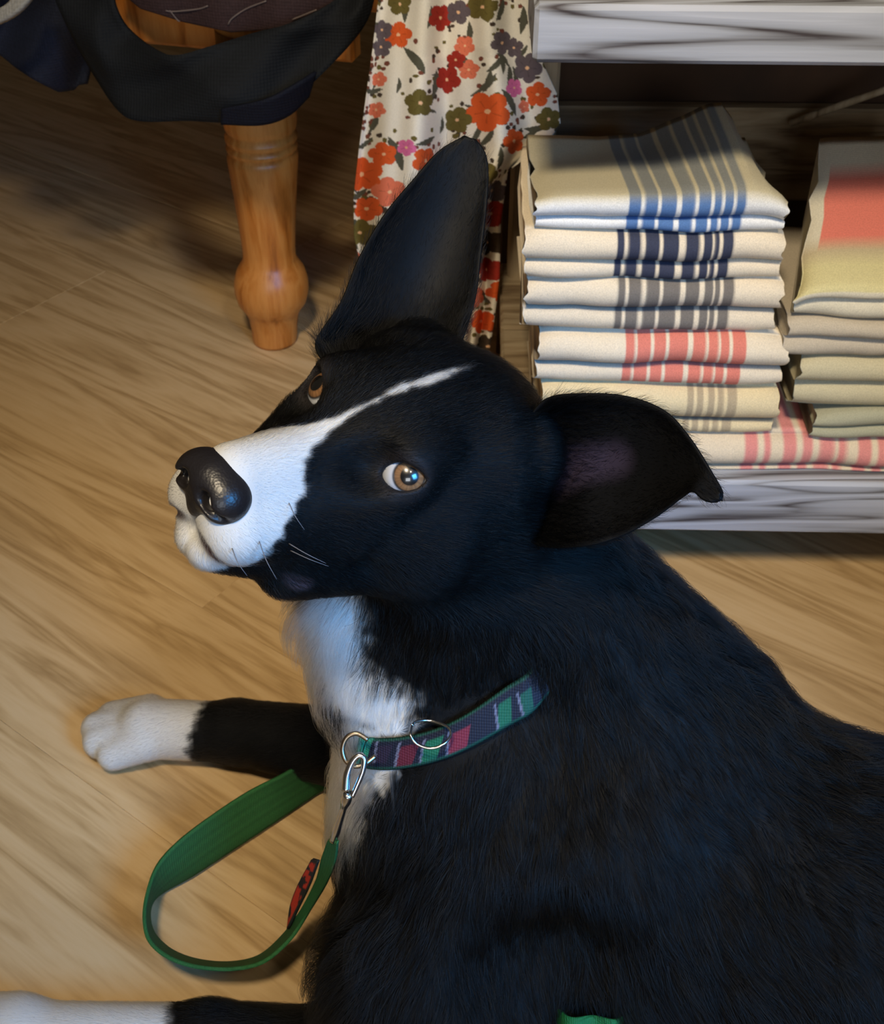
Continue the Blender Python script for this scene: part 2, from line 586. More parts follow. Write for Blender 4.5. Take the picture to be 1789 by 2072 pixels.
def cf_top(u, lip, y):
    b1 = bandset(1085, BLUE_B, 450, BLUE); b2 = bandset(1085, BLUE_B, 450, lin(132, 134, 130))
    lo = stripes(u, b1, WHITE_T); hi = stripes(u, b2, TAN)
    w = np.clip((lip - 1.55) / .3, 0, 1)[:, None]
    h = np.exp(-((lip - 1.) / .12) ** 2)[:, None]
    c = lo * (1 - w) + hi * w
    m = ((u > bandset(1085, [(1272, 1506)], 450, BLUE)[0][0]) & (u < bandset(1085, [(1272, 1506)], 450, BLUE)[0][1]))[:, None]
    return np.where(m, c * (1 - h) + lin(70, 104, 160) * h, c)


def top_slump(u, y, h):
    # the uppermost towel sags to the back at its left and its back right corner stands up
    k = np.interp(u, [0, .5, .7, .8, .86, .92, .97, 1], [-.022, -.016, -.006, .001, .002, -.006, -.024, -.045])
    return h * np.clip(y / .10, 0, 1.35) * k


GT = 'folded striped towels in the left stack'
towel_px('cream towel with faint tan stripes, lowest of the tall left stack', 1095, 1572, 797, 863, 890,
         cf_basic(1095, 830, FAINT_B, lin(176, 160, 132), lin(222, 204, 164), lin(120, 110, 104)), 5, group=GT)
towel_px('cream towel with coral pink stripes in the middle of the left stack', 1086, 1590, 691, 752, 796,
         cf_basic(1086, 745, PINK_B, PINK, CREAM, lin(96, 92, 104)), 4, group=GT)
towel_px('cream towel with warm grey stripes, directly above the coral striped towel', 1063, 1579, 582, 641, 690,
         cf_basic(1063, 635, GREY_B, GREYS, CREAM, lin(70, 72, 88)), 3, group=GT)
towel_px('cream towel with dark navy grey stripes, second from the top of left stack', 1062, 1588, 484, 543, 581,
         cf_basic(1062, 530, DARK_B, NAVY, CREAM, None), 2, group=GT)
towel_px('tan and white towel with blue grey stripes and raised corner topping the stack', 1085, 1597, 395, 452, 483,
         cf_top, 1, group=GT, topf=top_slump)


def cf_long(u, lip, y):
    bs = [(a, a + w, lin(218, 142, 136)) for a, w in zip(np.arange(.172, .46, .0155), [.011, .006, .011, .008] * 9)]
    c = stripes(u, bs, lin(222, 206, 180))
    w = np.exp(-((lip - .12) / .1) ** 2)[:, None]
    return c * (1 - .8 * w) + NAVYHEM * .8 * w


make_towel('towel', 'pink striped towel laid flat along the bottom board under both stacks', xpx(1085, 930), xpx(2050, 930), YT - .002, .21,
           Z_LOW1 + .0005, Z_LOW1 + .004, zpx(1500, 893), cf_long, 11, sag=.001)

GR = 'folded striped towels in the right stack'


def cf_r(base, bands=()):
    def f(u, lip, y): return stripes(u, list(bands), base)
    return f


def cf_rtop(u, lip, y):
    c = np.tile(lin(214, 206, 184), (len(u), 1))
    def put(m, col): c[m] = col
    top = lip >= 1.9
    put((lip >= 1.6) & (y < .040), lin(210, 200, 150))
    put(top & (y >= .040) & (y < .058), lin(190, 174, 140))
    put(top & (y >= .058) & (y < .136) & (u > .012), lin(220, 124, 108))
    put(top & (y >= .136), lin(204, 196, 176))
    return c


towel_px('olive grey folded towel at the bottom of the right stack', 1650, 2060, 838, 868, 890, cf_r(lin(172, 170, 146)), 21, group=GR, dx=.004)
towel_px('cream folded towel second from the bottom of the right stack', 1612, 2060, 733, 781, 836, cf_r(lin(198, 188, 156)), 22, group=GR)
towel_px('beige folded towel just beneath the top towel of the right stack', 1592, 2060, 655, 689, 731, cf_r(lin(192, 180, 160)), 23, group=GR)


def rtop(u, y, h):
    return h * (.055 * np.clip(y / .18, 0, 1) - .010 * np.exp(-u / .05) * np.clip(1 - y / .1, 0, 1))


def rtop_x(u, y):
    return .05 * np.clip(y / .18, 0, 1) * (1 - u)


towel_px('puffy towel with coral and yellow bands topping the right stack', 1600, 2060, 585, 612, 655, cf_rtop, 24, group=GR, topf=rtop, xf=rtop_x)


# ------------------------------------------------------------------ floral dress hanging at the shelf's left end
def flower_color(U, Vv):
    """print of the cloth: flowers, leaves and dots in cloth coordinates (1 unit = 1 px of the front panel)"""
    n = len(U)
    c = np.tile(lin(232, 226, 212), (n, 1))
    def put(mask, col): c[mask] = col
    OR = lin(214, 92, 44); CO = lin(222, 120, 92); RD = lin(160, 50, 40); OL = lin(104, 94, 50); GP = lin(98, 88, 94); DK = lin(70, 58, 48); PK = lin(214, 110, 160)
    LF = lin(86, 86, 74)
    r2 = np.random.default_rng(3)
    # dots in sprigs
    for k in range(90):
        cx, cy = r2.uniform(700, 1150), r2.uniform(-40, 740)
        for q in range(7):
            x, y = cx + r2.normal(0, 16), cy + r2.normal(0, 16)
            m = ((U - x) / r2.uniform(3, 5.5)) ** 2 + ((Vv - y) / r2.uniform(3, 5.5)) ** 2 < 1
            put(m, [DK, OL, lin(120, 70, 56)][r2.integers(3)])
    # leaves
    leaves = [(840, 120, 55, 34), (985, 170, 130, 26), (1027, 205, 60, 32), (803, 310, 70, 38), (985, 280, 125, 24), (745, 292, 150, 22), (880, 170, 100, 30),
              (1000, 130, 130, 24), (1010, 20, 110, 26), (1005, 320, 100, 24), (735, 395, 150, 22), (820, 20, 80, 26), (1060, 40, 95, 30), (765, 250, 110, 22)]
    for k in range(60):
        leaves.append((r2.uniform(700, 1140), r2.uniform(-40, 740), r2.uniform(0, 180), r2.uniform(16, 28)))
    for x, y, a, L in leaves:
        a = math.radians(a); dx, dy = U - x, Vv - y
        p = dx * math.cos(a) + dy * math.sin(a); q = -dx * math.sin(a) + dy * math.cos(a)
        put((np.abs(p) < L) & (np.abs(q - 4 * (p / L) ** 2) < L * .24 * (1 - (p / L) ** 2)), LF)
    fl = [(985, 225, 40, OR), (1090, 190, 25, OR), (742, 352, 34, OR), (1035, 285, 25, OR), (787, 388, 30, CO), (750, 422, 24, OR), (856, 325, 27, OR),
          (996, 432, 26, RD), (988, 545, 25, RD), (974, 650, 24, OR), (808, 70, 26, OR), (942, 92, 20, CO), (950, 140, 20, CO), (772, 160, 15, CO), (768, 222, 16, CO),
          (778, 312, 24, OR), (908, 160, 27, RD), (890, 35, 27, RD), (846, 208, 27, OL), (930, 242, 26, OL), (975, 14, 27, OL), (1112, 240, 24, OL), (812, 8, 22, OL),
          (1012, 86, 24, GP), (1068, 136, 30, GP), (1040, 96, 20, GP), (930, 24, 24, GP), (778, 60, 20, GP), (776, 95, 20, GP), (990, 490, 26, DK), (1000, 385, 22, GP),
          (1037, 178, 19, PK), (820, 298, 17, PK), (1060, 215, 13, CO), (925, 120, 18, RD), (740, 470, 26, OL), (820, 460, 30, OR), (880, 420, 28, OL), (900, 540, 30, OR),
          (840, 560, 28, GP), (1010, 590, 22, OR), (960, 600, 20, CO), (985, 700, 22, DK), (800, 520, 24, CO), (720, 520, 20, CO), (930, 330, 26, CO), (980, 350, 20, OL)]
    for x, y, r, col in fl:
        dx, dy = U - x, Vv - y
        d = np.hypot(dx, dy); a = np.arctan2(dy, dx) + x * .7
        put(d < r * (.70 + .34 * np.abs(np.cos(2.5 * a)) ** .55), col)
        put((d < r * .62) & (np.abs(np.cos(2.5 * a)) > .985) & (d > r * .2), col * .75)
        put(d < r * .13, lin(236, 190, 150))
    return c


def cloth_panel(name, left, right, y_of, label, parent, du=0, dv=0, folds=1., nu=230, nv=380):
    """left/right: photo outlines of the hanging panel; y_of(t, v): distance of the cloth, so folds have real depth"""
    L = np.asarray(left, float); Rr = np.asarray(right, float)
    s = np.linspace(0, 1, nv)
    lv = np.interp(s, np.linspace(0, 1, len(L)), L[:, 1]); lu = np.interp(s, np.linspace(0, 1, len(L)), L[:, 0])
    rv = np.interp(s, np.linspace(0, 1, len(Rr)), Rr[:, 1]); ru = np.interp(s, np.linspace(0, 1, len(Rr)), Rr[:, 0])
    t = np.linspace(0, 1, nu)
    Uu = lu[:, None] * (1 - t) + ru[:, None] * t; Vv = lv[:, None] * (1 - t) + rv[:, None] * t
    Yy = y_of(np.repeat(t[None], nv, 0), Vv)
    V = np.array([at_y(a, b, c) for a, b, c in zip(Uu.ravel(), Vv.ravel(), Yy.ravel())])
    cu = Uu.ravel() + du + (Yy.ravel() - Yy.mean()) * 250
    colr = flower_color(cu, Vv.ravel() + dv)
    o = mesh_obj(name, V, grid_faces(nv, nu), M_PRINT, parent, colr)
    sm = o.modifiers.new('thickness', 'SOLIDIFY'); sm.thickness = .0012
    return o


dress = empty('floral_dress', at_y(900, 0, .92), 'cream cotton dress printed with orange flowers hanging beside the shelf', 'dress')


def fold_front(t, v):
    k = np.clip((v + 60) / 500, .35, 1)
    return .975 + .030 * k * np.sin(t * 14.5 + .6 + .0016 * v) + .009 * k * np.sin(t * 31 + 1.1) - .01 * (t - .5)


def fold_back(t, v):
    return 1.05 + .014 * np.sin(t * 10 + .5) + .006 * np.sin(t * 23 + v * .004)


cloth_panel('skirt_panel', [(765, -60), (765, 0), (752, 110), (742, 180), (726, 300), (715, 400), (716, 480), (728, 530), (760, 545)],
            [(1078, -60), (1076, 0), (1084, 90), (1105, 140), (1128, 190), (1135, 250), (1118, 275), (1092, 300), (1058, 325)], fold_front, '', dress)
cloth_panel('under_panel', [(880, 250), (880, 330), (890, 450), (900, 560), (905, 660), (905, 720)],
            [(1030, 250), (1028, 340), (1012, 450), (1010, 560), (1000, 640), (988, 720)], fold_back, '', dress, du=0, nu=120, nv=300)

# ------------------------------------------------------------------ chair with turned leg
foot = at_z(553, 705, 0.0)
LX, LY = foot[0], foot[1] + .02
chair = empty('wooden_table', (LX, LY, 0), 'honey coloured low wooden table on thick turned legs at upper left', 'table')
topl = at_y(527, 260, LY)
zf = lambda v: at_y(540, v, LY)[2]
pxm = lambda v: np.linalg.norm(at_y(541, v, LY) - at_y(540, v, LY))
prof_px = [(43, 718), (45, 712), (46, 690), (50, 668), (56, 655), (68, 640), (74, 620), (74, 600), (68, 580), (58, 565), (53, 555), (53, 535), (56, 500), (62, 440), (68, 385), (71, 360),
           (71, 350), (66, 343), (71, 338), (72, 332), (66, 326), (72, 320), (73, 312), (67, 304), (72, 296), (74, 285), (74, 262), (74, 250), (76, 200), (78, 100)]
prof = [(w * pxm(v), zf(v)) for w, v in prof_px]
z00 = prof[0][1]
prof = [(r, z - z00) for r, z in prof]
ZSEAT = .40
prof.append((prof[-1][0], ZSEAT - .06))
lv, lf = lathe(prof, 48)
lean = .035
def lean_leg(V, x, y, s):
    V = V.copy(); V[:, 0] += x + V[:, 2] * lean * s; V[:, 1] += y; return V
mesh_obj('leg', lean_leg(lv, LX, LY, 1), lf, M_PINE, chair)
TA = math.radians(165)           # the table stands with this corner to the viewer
ta, tb = np.array([math.cos(TA), math.sin(TA), 0]), np.array([math.sin(TA), -math.cos(TA), 0])
LEG0 = np.array([LX, LY, 0])
for q_ in (LEG0 + ta * 1.15, LEG0 + tb * .62, LEG0 + ta * 1.15 + tb * .62):
    mesh_obj('leg', lean_leg(lv, q_[0], q_[1], 1), lf, M_PINE, chair)


def table_box(name, a0, a1, b0, b1, z0, z1, bev):
    V, Fc = box(a0, a1, b0, b1, z0, z1, bev)
    W_ = LEG0 + V[:, :1] * ta + V[:, 1:2] * tb; W_[:, 2] = V[:, 2]
    return mesh_obj(name, W_, [f[::-1] for f in Fc], M_PINE, chair, smooth=False)


table_box('apron', -.12, 1.15, -.012, .012, .335, .385, .003)
table_box('apron', -.012, .012, .0, .62, .335, .385, .003)
table_box('apron', .0, 1.15, .608, .632, .335, .385, .003)
table_box('tabletop', -.16, 1.25, -.02, .66, .385, .41, .006)

# brown quilted cushion sagging over the seat edge
nu_, nv_ = 120, 60
t = np.linspace(0, 1, nu_)[None, :]; s = np.linspace(0, 1, nv_)[:, None]
edge = np.interp(t[0], [0, .12, .3, .5, .7, .88, 1], [-30, 18, 45, 66, 58, 32, -30])
Uu = 226 + t * 484 + 0 * s
Vv = -140 + (edge[None, :] + 140) * s
Yy = 1.120 + .30 * np.maximum(527 - Uu, -120) / 2000 - .032 * np.sin(s * np.pi * .62) + .003 * np.sin(t * 25) * s
V = np.array([at_y(a, b, c) for a, b, c in zip(np.broadcast_to(Uu, (nv_, nu_)).ravel(), Vv.ravel(), Yy.ravel())])
uu, vv = np.broadcast_to(Uu, (nv_, nu_)).ravel(), Vv.ravel()
cc = np.tile(lin(54, 38, 38), (len(uu), 1))
o = mesh_obj('cushion', V, grid_faces(nv_, nu_), M_BLACKCLOTH, None, cc, True, V.mean(0))
tag(o, 'dark brown quilted cushion with pale stitching drooping over the table edge', 'cushion')
sm = o.modifiers.new('thickness', 'SOLIDIFY'); sm.thickness = .018; sm.offset = 1
stitch = []
def cush_pt(u, v):
    i = int(np.argmin((uu - u) ** 2 + (vv - v) ** 2)); return V[i] + np.array([0, -.0012, .0006])
for pl in ([(335, 22), (350, 24), (400, 20), (420, 12)], [(345, 22), (358, 44), (362, 48)], [(460, 50), (470, 38), (500, 20), (540, 2)], [(230, 10), (245, 5)], [(590, 40), (640, 20)]):
    stitch.append(tube(catmull([cush_pt(*q) for q in pl], 16), .0007, 6))
M_THREAD = plain('pale_thread', lin(112, 98, 92), .8)
for sv, sf in stitch:
    mesh_obj('stitch', sv, sf, M_THREAD, o)


def ribbon(edgeA, edgeB, n, th, colf=None, m=7):
    """strap between two 3D edge lines, with thickness"""
    A, B = catmull(edgeA, n), catmull(edgeB, n)
    t = np.linspace(0, 1, m)[None, :, None]
    G = A[:, None] * (1 - t) + B[:, None] * t
    T = np.gradient(G.mean(1), axis=0)
    N = np.cross(T, B - A); N /= np.linalg.norm(N, axis=1)[:, None] + 1e-12
    top = G + N[:, None] * th / 2; bot = G - N[:, None] * th / 2
    V = np.concatenate([top, bot[:, ::-1]], 1)            # closed loop of 2m points per station
    mm = 2 * m
    Fc = [tuple(f) for f in grid_faces(n, mm, True)]
    Fc += [tuple(range(mm))[::-1], tuple((n - 1) * mm + k for k in range(mm))]
    return V.reshape(-1, 3), Fc, mm


# black sash looped below the seat, navy coat beside it
YS = 1.02
def S(u, v, y=YS): return at_y(u, v, y + .018 + .22 * max(0, 500 - u) / 2000)
ea = [S(225, -60, 1.04), S(232, 20), S(268, 75), S(345, 112, .995), S(420, 100, 1.0), S(520, 68), S(630, 32), S(690, -10, 1.04), S(700, -60, 1.06)]
eb = [S(90, -60, 1.04), S(125, 40), S(190, 160), S(262, 240, .99), S(380, 251, .98), S(520, 253, .99), S(595, 205, 1.0), S(735, 60, 1.03), S(765, -60, 1.06)]
V, Fc, mm = ribbon(ea, eb, 90, .004, m=12)
i = np.arange(len(V)) // mm; j = np.arange(len(V)) % mm
jj = np.minimum(j, mm - 1 - j) / 11.
fold = .010 * np.sin(i / 90 * 17 + jj * 2.5) * np.sin(jj * np.pi) + .008 * np.abs(np.sin(i / 90 * 9 - jj * 3))
V[:, 1] += fold
o = mesh_obj('sash', V, Fc, M_BLACKCLOTH, None, np.tile(lin(13, 15, 17), (len(V), 1)), True, V.mean(0))
tag(o, 'wide black cloth sash hanging in a loop below the table top', 'sash')
ea = [S(640, 140, 1.01), S(600, 165, .995), S(540, 195, .985), S(450, 215, .99)]
eb = [S(625, 190, 1.015), S(585, 228, 1.0), S(530, 247, .99), S(450, 246, .992)]
V, Fc, mm = ribbon(ea, eb, 30, .003, m=8)
V[:, 1] -= .006
so = mesh_obj('lining', V, Fc, M_BLACKCLOTH, o, np.tile(lin(5, 8, 22), (len(V), 1)))
so['label'] = 'navy lining showing at the fold'
# navy coat
nu_, nv_ = 40, 40
t = np.linspace(0, 1, nu_)[None, :]; s = np.linspace(0, 1, nv_)[:, None]
Uu = -160 + t * (np.interp(s, [0, .3, .6, 1], [212, 212, 205, 178]) + 160)
Vv = -120 + s * np.interp(t, [0, .35, .6, .8, 1], [150, 190, 260, 300, 290])
Yy = 1.15 + .02 * np.sin(t * 13 + s * 2) + .04 * t * 0 + 0 * s
V = np.array([at_y(a, b, c) for a, b, c in zip(Uu.ravel(), Vv.ravel(), np.broadcast_to(Yy, (nv_, nu_)).ravel())])
o = mesh_obj('coat', V, grid_faces(nv_, nu_), M_BLACKCLOTH, None, np.tile(lin(26, 30, 44), (len(V), 1)), True, V.mean(0))
tag(o, 'dark navy coat hanging off the table at the top left corner', 'coat')
sm = o.modifiers.new('thickness', 'SOLIDIFY'); sm.thickness = .006

ea = [S(-80, 40, 1.0), S(-20, 25, .99), S(20, 8, .99), S(50, -40, 1.0)]
eb = [S(-80, 70, 1.0), S(-20, 55, .985), S(40, 22, .985), S(90, -40, 1.0)]
V, Fc, mm = ribbon(ea, eb, 30, .006, m=8)
o = mesh_obj('scarf', V, Fc, M_BLACKCLOTH, None, np.tile(lin(150, 146, 136), (len(V), 1)), True, V.mean(0))
tag(o, 'pale grey cloth edge in the extreme upper left corner over the navy coat', 'scarf')

# ------------------------------------------------------------------ dog (implicit surface in centimetres, meshed by surface nets)
HR = np.array([[-0.6261, 0.6496, 0.4314], [-0.6679, -0.7322, 0.1331], [0.4023, -0.2048, 0.8923]])   # head axes: forward, left, up
HT = np.array([-3.93, 40.99, 40.62])


def PD(u, v, d): return at_d(u, v, d) * 100


def h2w(p):
    return np.asarray(p, float) @ HR.T + HT


def w2h(p):
    return (np.asarray(p, float) - HT) @ HR


def smin(a, b, k):
    h = np.clip(.5 + .5 * (b - a) / k, 0, 1)
    return b + (a - b) * h - k * h * (1 - h)


def smax(a, b, k):
    return -smin(-a, -b, k)


def cone(p, a, b, ra, rb):
    a = np.asarray(a, float); b = np.asarray(b, float)
    ab = b - a
    t = np.clip(((p - a) @ ab) / (ab @ ab), 0, 1)
    return np.linalg.norm(p - a - t[:, None] * ab, axis=1) - (ra + (rb - ra) * t)


def ell(p, c, r, axes=None):
    q = p - np.asarray(c, float)
    if axes is not None: q = q @ axes
    r = np.asarray(r, float)
    k0 = np.linalg.norm(q / r, axis=1); k1 = np.linalg.norm(q / r ** 2, axis=1) + 1e-9
    return k0 * (k0 - 1) / k1


EYE_R = 1.15
EYE_C = np.array([-.42, 2.99, .48])
EYE_CR = np.array([-.42, 2.56, .80])          # right eye, mirrored
EYE_N = np.array([.85, .38, .36]); EYE_N /= np.linalg.norm(EYE_N)
_e1 = np.array([.60, -.72, -.32]); _e1 -= EYE_N * (_e1 @ EYE_N); EYE_1 = _e1 / np.linalg.norm(_e1)   # toward the inner corner
EYE_2 = np.cross(EYE_1, EYE_N)
if EYE_2[2] < 0: EYE_2 = -EYE_2

MOUTH = [(8.3, 0, -3.45), (7.7, 1.25, -3.78), (6.5, 2.15, -4.35), (4.6, 2.55, -4.9), (2.6, 3.05, -5.4)]


def eye_c(q): return np.where(q[:, 1:2] > 0, EYE_C, EYE_CR)


def head_sdf(q):
    """q in the head frame; mirrored left-right"""
    s = q.copy(); s[:, 1] = np.abs(s[:, 1])
    ec = eye_c(q)
    d = ell(s, (-5.6, 0, .1), (6.6, 5.0, 4.1))                                   # cranium
    d = smin(d, ell(s, (-1.9, 0, .6), (4.2, 3.6, 2.6)), 1.2)                     # forehead
    d = smin(d, cone(s, (-3.6, 2.9, -2.4), (.2, 2.0, -2.3), 2.9, 1.8), 1.6)      # cheek and cheek bone
    d = smin(d, cone(s, (-7.2, 2.6, -2.4), (-4.4, 2.7, -4.0), 3.6, 2.9), 1.6)      # jaw muscle
    d = smin(d, cone(s, (1.0, 0, -1.7), (6.3, 0, -1.8), 2.65, 1.75), 1.6)       # muzzle
    d = smin(d, cone(s, (1.2, 1.2, -3.1), (6.45, 1.22, -3.0), 2.0, 1.45), 1.0)    # upper lips
    d = smin(d, cone(s, (2.2, 0, -.1), (6.6, 0, -.75), 1.0, 1.0), 1.0)           # bridge of the nose
    d = smin(d, cone(s, (-4.5, 1.9, -5.9), (2.6, 1.6, -5.6), 1.7, 1.35), 1.2)    # lower jaw
    d = smin(d, cone(s, (1.5, 1.0, -5.5), (6.6, .40, -4.55), 1.35, 1.02), .5)
    d = smin(d, ell(s, (-.9, 2.7, 1.65), (1.7, 1.25, .95)), .9)                  # brow
    d = smin(d, np.linalg.norm(s - ec, axis=1) - (EYE_R + .15), .7)           # lids
    d = smin(d, cone(s, (-6.4, 3.6, 1.4), (-7.2, 4.3, 2.0), 1.9, 1.2), 2.2)      # root of the ear
    d = smin(d, cone(s, (.4, 2.6, -.7), (2.8, 1.5, -1.5), 1.35, 1.1), .9)          # below the eye
    # tear trough
    d = smax(d, -(np.linalg.norm(s - np.array([1.75, 2.55, .8]), axis=1) - .72), 1.2)
    # eye opening
    r = s - ec
    a, b, n = r @ EYE_1, r @ EYE_2, r @ EYE_N
    b = b + .05
    op = ((np.abs(a - .04) / .98) ** 1.7 + (np.abs(b) / np.where(q[:, 1] > 0, .62, .72)) ** 1.7) ** (1 / 1.7)
    cut = smax((op - 1) * .72, -(n - .1), .1)
    d = smax(d, -cut, .16)
    # closed mouth line
    g = np.full(len(s), 9.)
    for i in range(len(MOUTH) - 1):
        g = np.minimum(g, cone(s, MOUTH[i], MOUTH[i + 1], .13, .15))
    d = smax(d, -g, .3)
    return d


CHEST_W = None


def body_sdf(p):
    """world centimetres"""
    C_ = lambda *a: cone(p, *a)
    d = C_(h2w((-6.5, 0, -2.0)), (.6, 46.2, 23), 4.6, 5.6)                        # neck
    d = smin(d, C_(h2w((-9.0, 0, -2.5)), (12.6, 43, 19.4), 3.6, 6.3), 3.5)         # nape down to the withers
    d = smin(d, C_(PD(698, 1235, .620), PD(745, 1385, .640), 2.6, 2.7), 2.5)         # throat
    d = smin(d, C_((.6, 45.8, 22), (3.0, 41.5, 12.5), 5.5, 8.2), 4.)                # fore chest
    d = smin(d, C_((4, 41, 12.5), (25, 34.0, 10.6), 9.4, 9.2), 5.)                # rib cage
    d = smin(d, C_((11.5, 42.5, 18.5), (25, 35.5, 11.5), 5.0, 6.2), 4.)                # back
    d = smin(d, C_((24, 34.0, 10.6), (52, 17, 9.0), 9.2, 9.8), 5.)              # loin
    d = smin(d, C_((10, 36.5, 17.5), (-2.2, 32.5, 9.0), 4.2, 4.8), 2.6)            # near shoulder and upper arm
    d = smin(d, C_((-1.5, 32.5, 9.5), (7.0, 29.0, 5.0), 4.4, 3.6), 2.2)            # to the near elbow
    d = smin(d, C_((7.0, 28.5, 4.4), (-14, 31.9, 3.0), 3.4, 2.1), 3.4)              # near forearm
    d = smin(d, C_((-14, 31.9, 2.9), (-27, 32.4, 2.3), 2.0, 2.0), 1.)
    d = smin(d, C_((-26, 32.4, 2.4), (-30, 32.4, 2.2), 2.4, 2.2), 1.)
    d = smin(d, C_((3.5, 47, 14.5), (-3.5, 51.0, 8.5), 4.6, 3.6), 3.)              # far shoulder
    d = smin(d, C_((-2.5, 51.2, 5.0), (-15.5, 55.2, 3.0), 3.1, 2.35), 1.6)         # far forearm
    d = smin(d, C_((-15.5, 55.2, 2.9), (-22.5, 56.0, 2.4), 2.2, 2.25), .8)         # far pastern
    for dy, L, r in ((1.7, 27.6, 1.25), (.55, 28.5, 1.32), (-.65, 28.1, 1.32), (-1.85, 26.8, 1.25)):   # toes
        d = smin(d, C_((-22.6, 56.1 + dy * .7, 2.4), (-L + 1.9, 56.1 + dy, 1.55), 1.6, r), .38)
        d = smin(d, C_((-30.0, 32.5 + dy * .7, 2.2), (-L - 6.2, 32.6 + dy, 1.3), 1.35, r), .35)
    d = smax(d, -ell(p, PD(1110, 1990, .578), (4.4, 3.8, 3.8)), 2.6)                  # hollow between arm and chest
    d = smax(d, -(p[:, 2] - .12), .5)                                              # rests on the floor
    return d


def dog_sdf(p):
    q = w2h(p)
    d = body_sdf(p)
    near = np.linalg.norm(q - np.array([-1., 0, -1]), axis=1) < 17
    if near.any():
        hd = head_sdf(q[near])
        d[near] = smin(d[near], hd, 1.6)
    return d


def surface_nets(f, xs, ys, zs, coarse=4, newton=3):
    """mesh the zero level of f on a rectilinear grid; only cells near the surface are evaluated"""
    nx, ny, nz = len(xs), len(ys), len(zs)
    val = np.full((nx, ny, nz), 1e3, np.float32)
    ci, cj, ck = [np.unique(np.r_[np.arange(0, n, coarse), n - 1]) for n in (nx, ny, nz)]
    G = np.stack(np.meshgrid(xs[ci], ys[cj], zs[ck], indexing='ij'), -1).reshape(-1, 3)
    cv = np.concatenate([f(G[i:i + 400000]) for i in range(0, len(G), 400000)]).reshape(len(ci), len(cj), len(ck))
    # fine samples take the nearest coarse value first, then the near band is evaluated exactly
    near_i = [np.clip(np.searchsorted(c, np.arange(n) - coarse / 2 + .5), 0, len(c) - 1) for c, n in ((ci, nx), (cj, ny), (ck, nz))]
    val = cv[np.ix_(*near_i)].astype(np.float32)
    hx = np.gradient(xs)[:, None, None]; hy = np.gradient(ys)[None, :, None]; hz = np.gradient(zs)[None, None, :]
    band = np.abs(val) < np.sqrt(hx ** 2 + hy ** 2 + hz ** 2) * (coarse * .75 + 1.6)
    idx = np.argwhere(band)
    out = np.empty(len(idx), np.float32)
    for i in range(0, len(idx), 300000):
        k = idx[i:i + 300000]
        out[i:i + 300000] = f(np.stack([xs[k[:, 0]], ys[k[:, 1]], zs[k[:, 2]]], -1))
    val[band] = out
    ins = val < 0
    s = np.zeros((nx - 1, ny - 1, nz - 1), np.int8)
    for a in (0, 1):
        for b in (0, 1):
            for c in (0, 1):
                s += ins[a:nx - 1 + a, b:ny - 1 + b, c:nz - 1 + c]
    act = (s > 0) & (s < 8)
    cid = np.argwhere(act)
    vid = np.full(act.shape, -1, np.int64); vid[act] = np.arange(len(cid))
    acc = np.zeros((len(cid), 3)); cnt = np.zeros(len(cid))
    cor = [(a, b, c) for a in (0, 1) for b in (0, 1) for c in (0, 1)]
    ax = [xs, ys, zs]
    pos = lambda o: np.stack([ax[d][cid[:, d] + o[d]] for d in range(3)], -1)
    vv = {o: val[cid[:, 0] + o[0], cid[:, 1] + o[1], cid[:, 2] + o[2]].astype(float) for o in cor}
    for o in cor:
        for d in range(3):
            if o[d] == 0:
                o2 = list(o); o2[d] = 1; o2 = tuple(o2)
                a, b = vv[o], vv[o2]
                m = (a < 0) != (b < 0)
                t = np.where(m, a / np.where(m, a - b, 1), 0)
                P_ = pos(o) * (1 - t)[:, None] + pos(o2) * t[:, None]
                acc[m] += P_[m]; cnt[m] += 1
    V = acc / cnt[:, None]
    quads = []
    for d in range(3):
        e, g = (d + 1) % 3, (d + 2) % 3
        sl0 = [slice(None)] * 3; sl1 = [slice(None)] * 3
        sl0[d] = slice(0, -1); sl1[d] = slice(1, None)
        A, B = ins[tuple(sl0)], ins[tuple(sl1)]
        cr = np.argwhere(A != B)
        lim = np.array(act.shape)
        ok = (cr[:, e] > 0) & (cr[:, g] > 0) & (cr[:, e] < lim[e]) & (cr[:, g] < lim[g])
        cr = cr[ok]
        fl = A[cr[:, 0], cr[:, 1], cr[:, 2]]
        def at(de, dg):
            k = cr.copy(); k[:, e] -= de; k[:, g] -= dg
            return vid[k[:, 0], k[:, 1], k[:, 2]]
        q = np.stack([at(1, 1), at(0, 1), at(0, 0), at(1, 0)], -1)
        q[~fl] = q[~fl][:, ::-1]
        quads.append(q)
    Q = np.concatenate(quads)
    Q = Q[(Q >= 0).all(1)]
    for _ in range(newton):
        g = grad(f, V)
        V = V - np.clip(f(V), -.15, .15)[:, None] * g * .8
    return V, Q


def grad(f, V, h=.04):
    g = np.stack([f(V + np.eye(3)[i] * h) - f(V - np.eye(3)[i] * h) for i in range(3)], -1)
    return g / (np.linalg.norm(g, axis=1)[:, None] + 1e-9)


def spaced(segs):
    out = []
    for a, b, h in segs: out.append(np.arange(a, b - 1e-9, h))
    return np.r_[tuple(out)]


gx = spaced([(-38, -17, .36), (-17, 11, .14), (11, 24, .4), (24, 66, .8)])
gy = spaced([(12, 26, .7), (26, 28, .4), (28, 54, .15), (54, 62, .3)])
gz = spaced([(-.2, 27, .36), (27, 50, .14), (50, 53, .4)])
DV, DQ = surface_nets(dog_sdf, gx, gy, gz)
DN = grad(dog_sdf, DV)

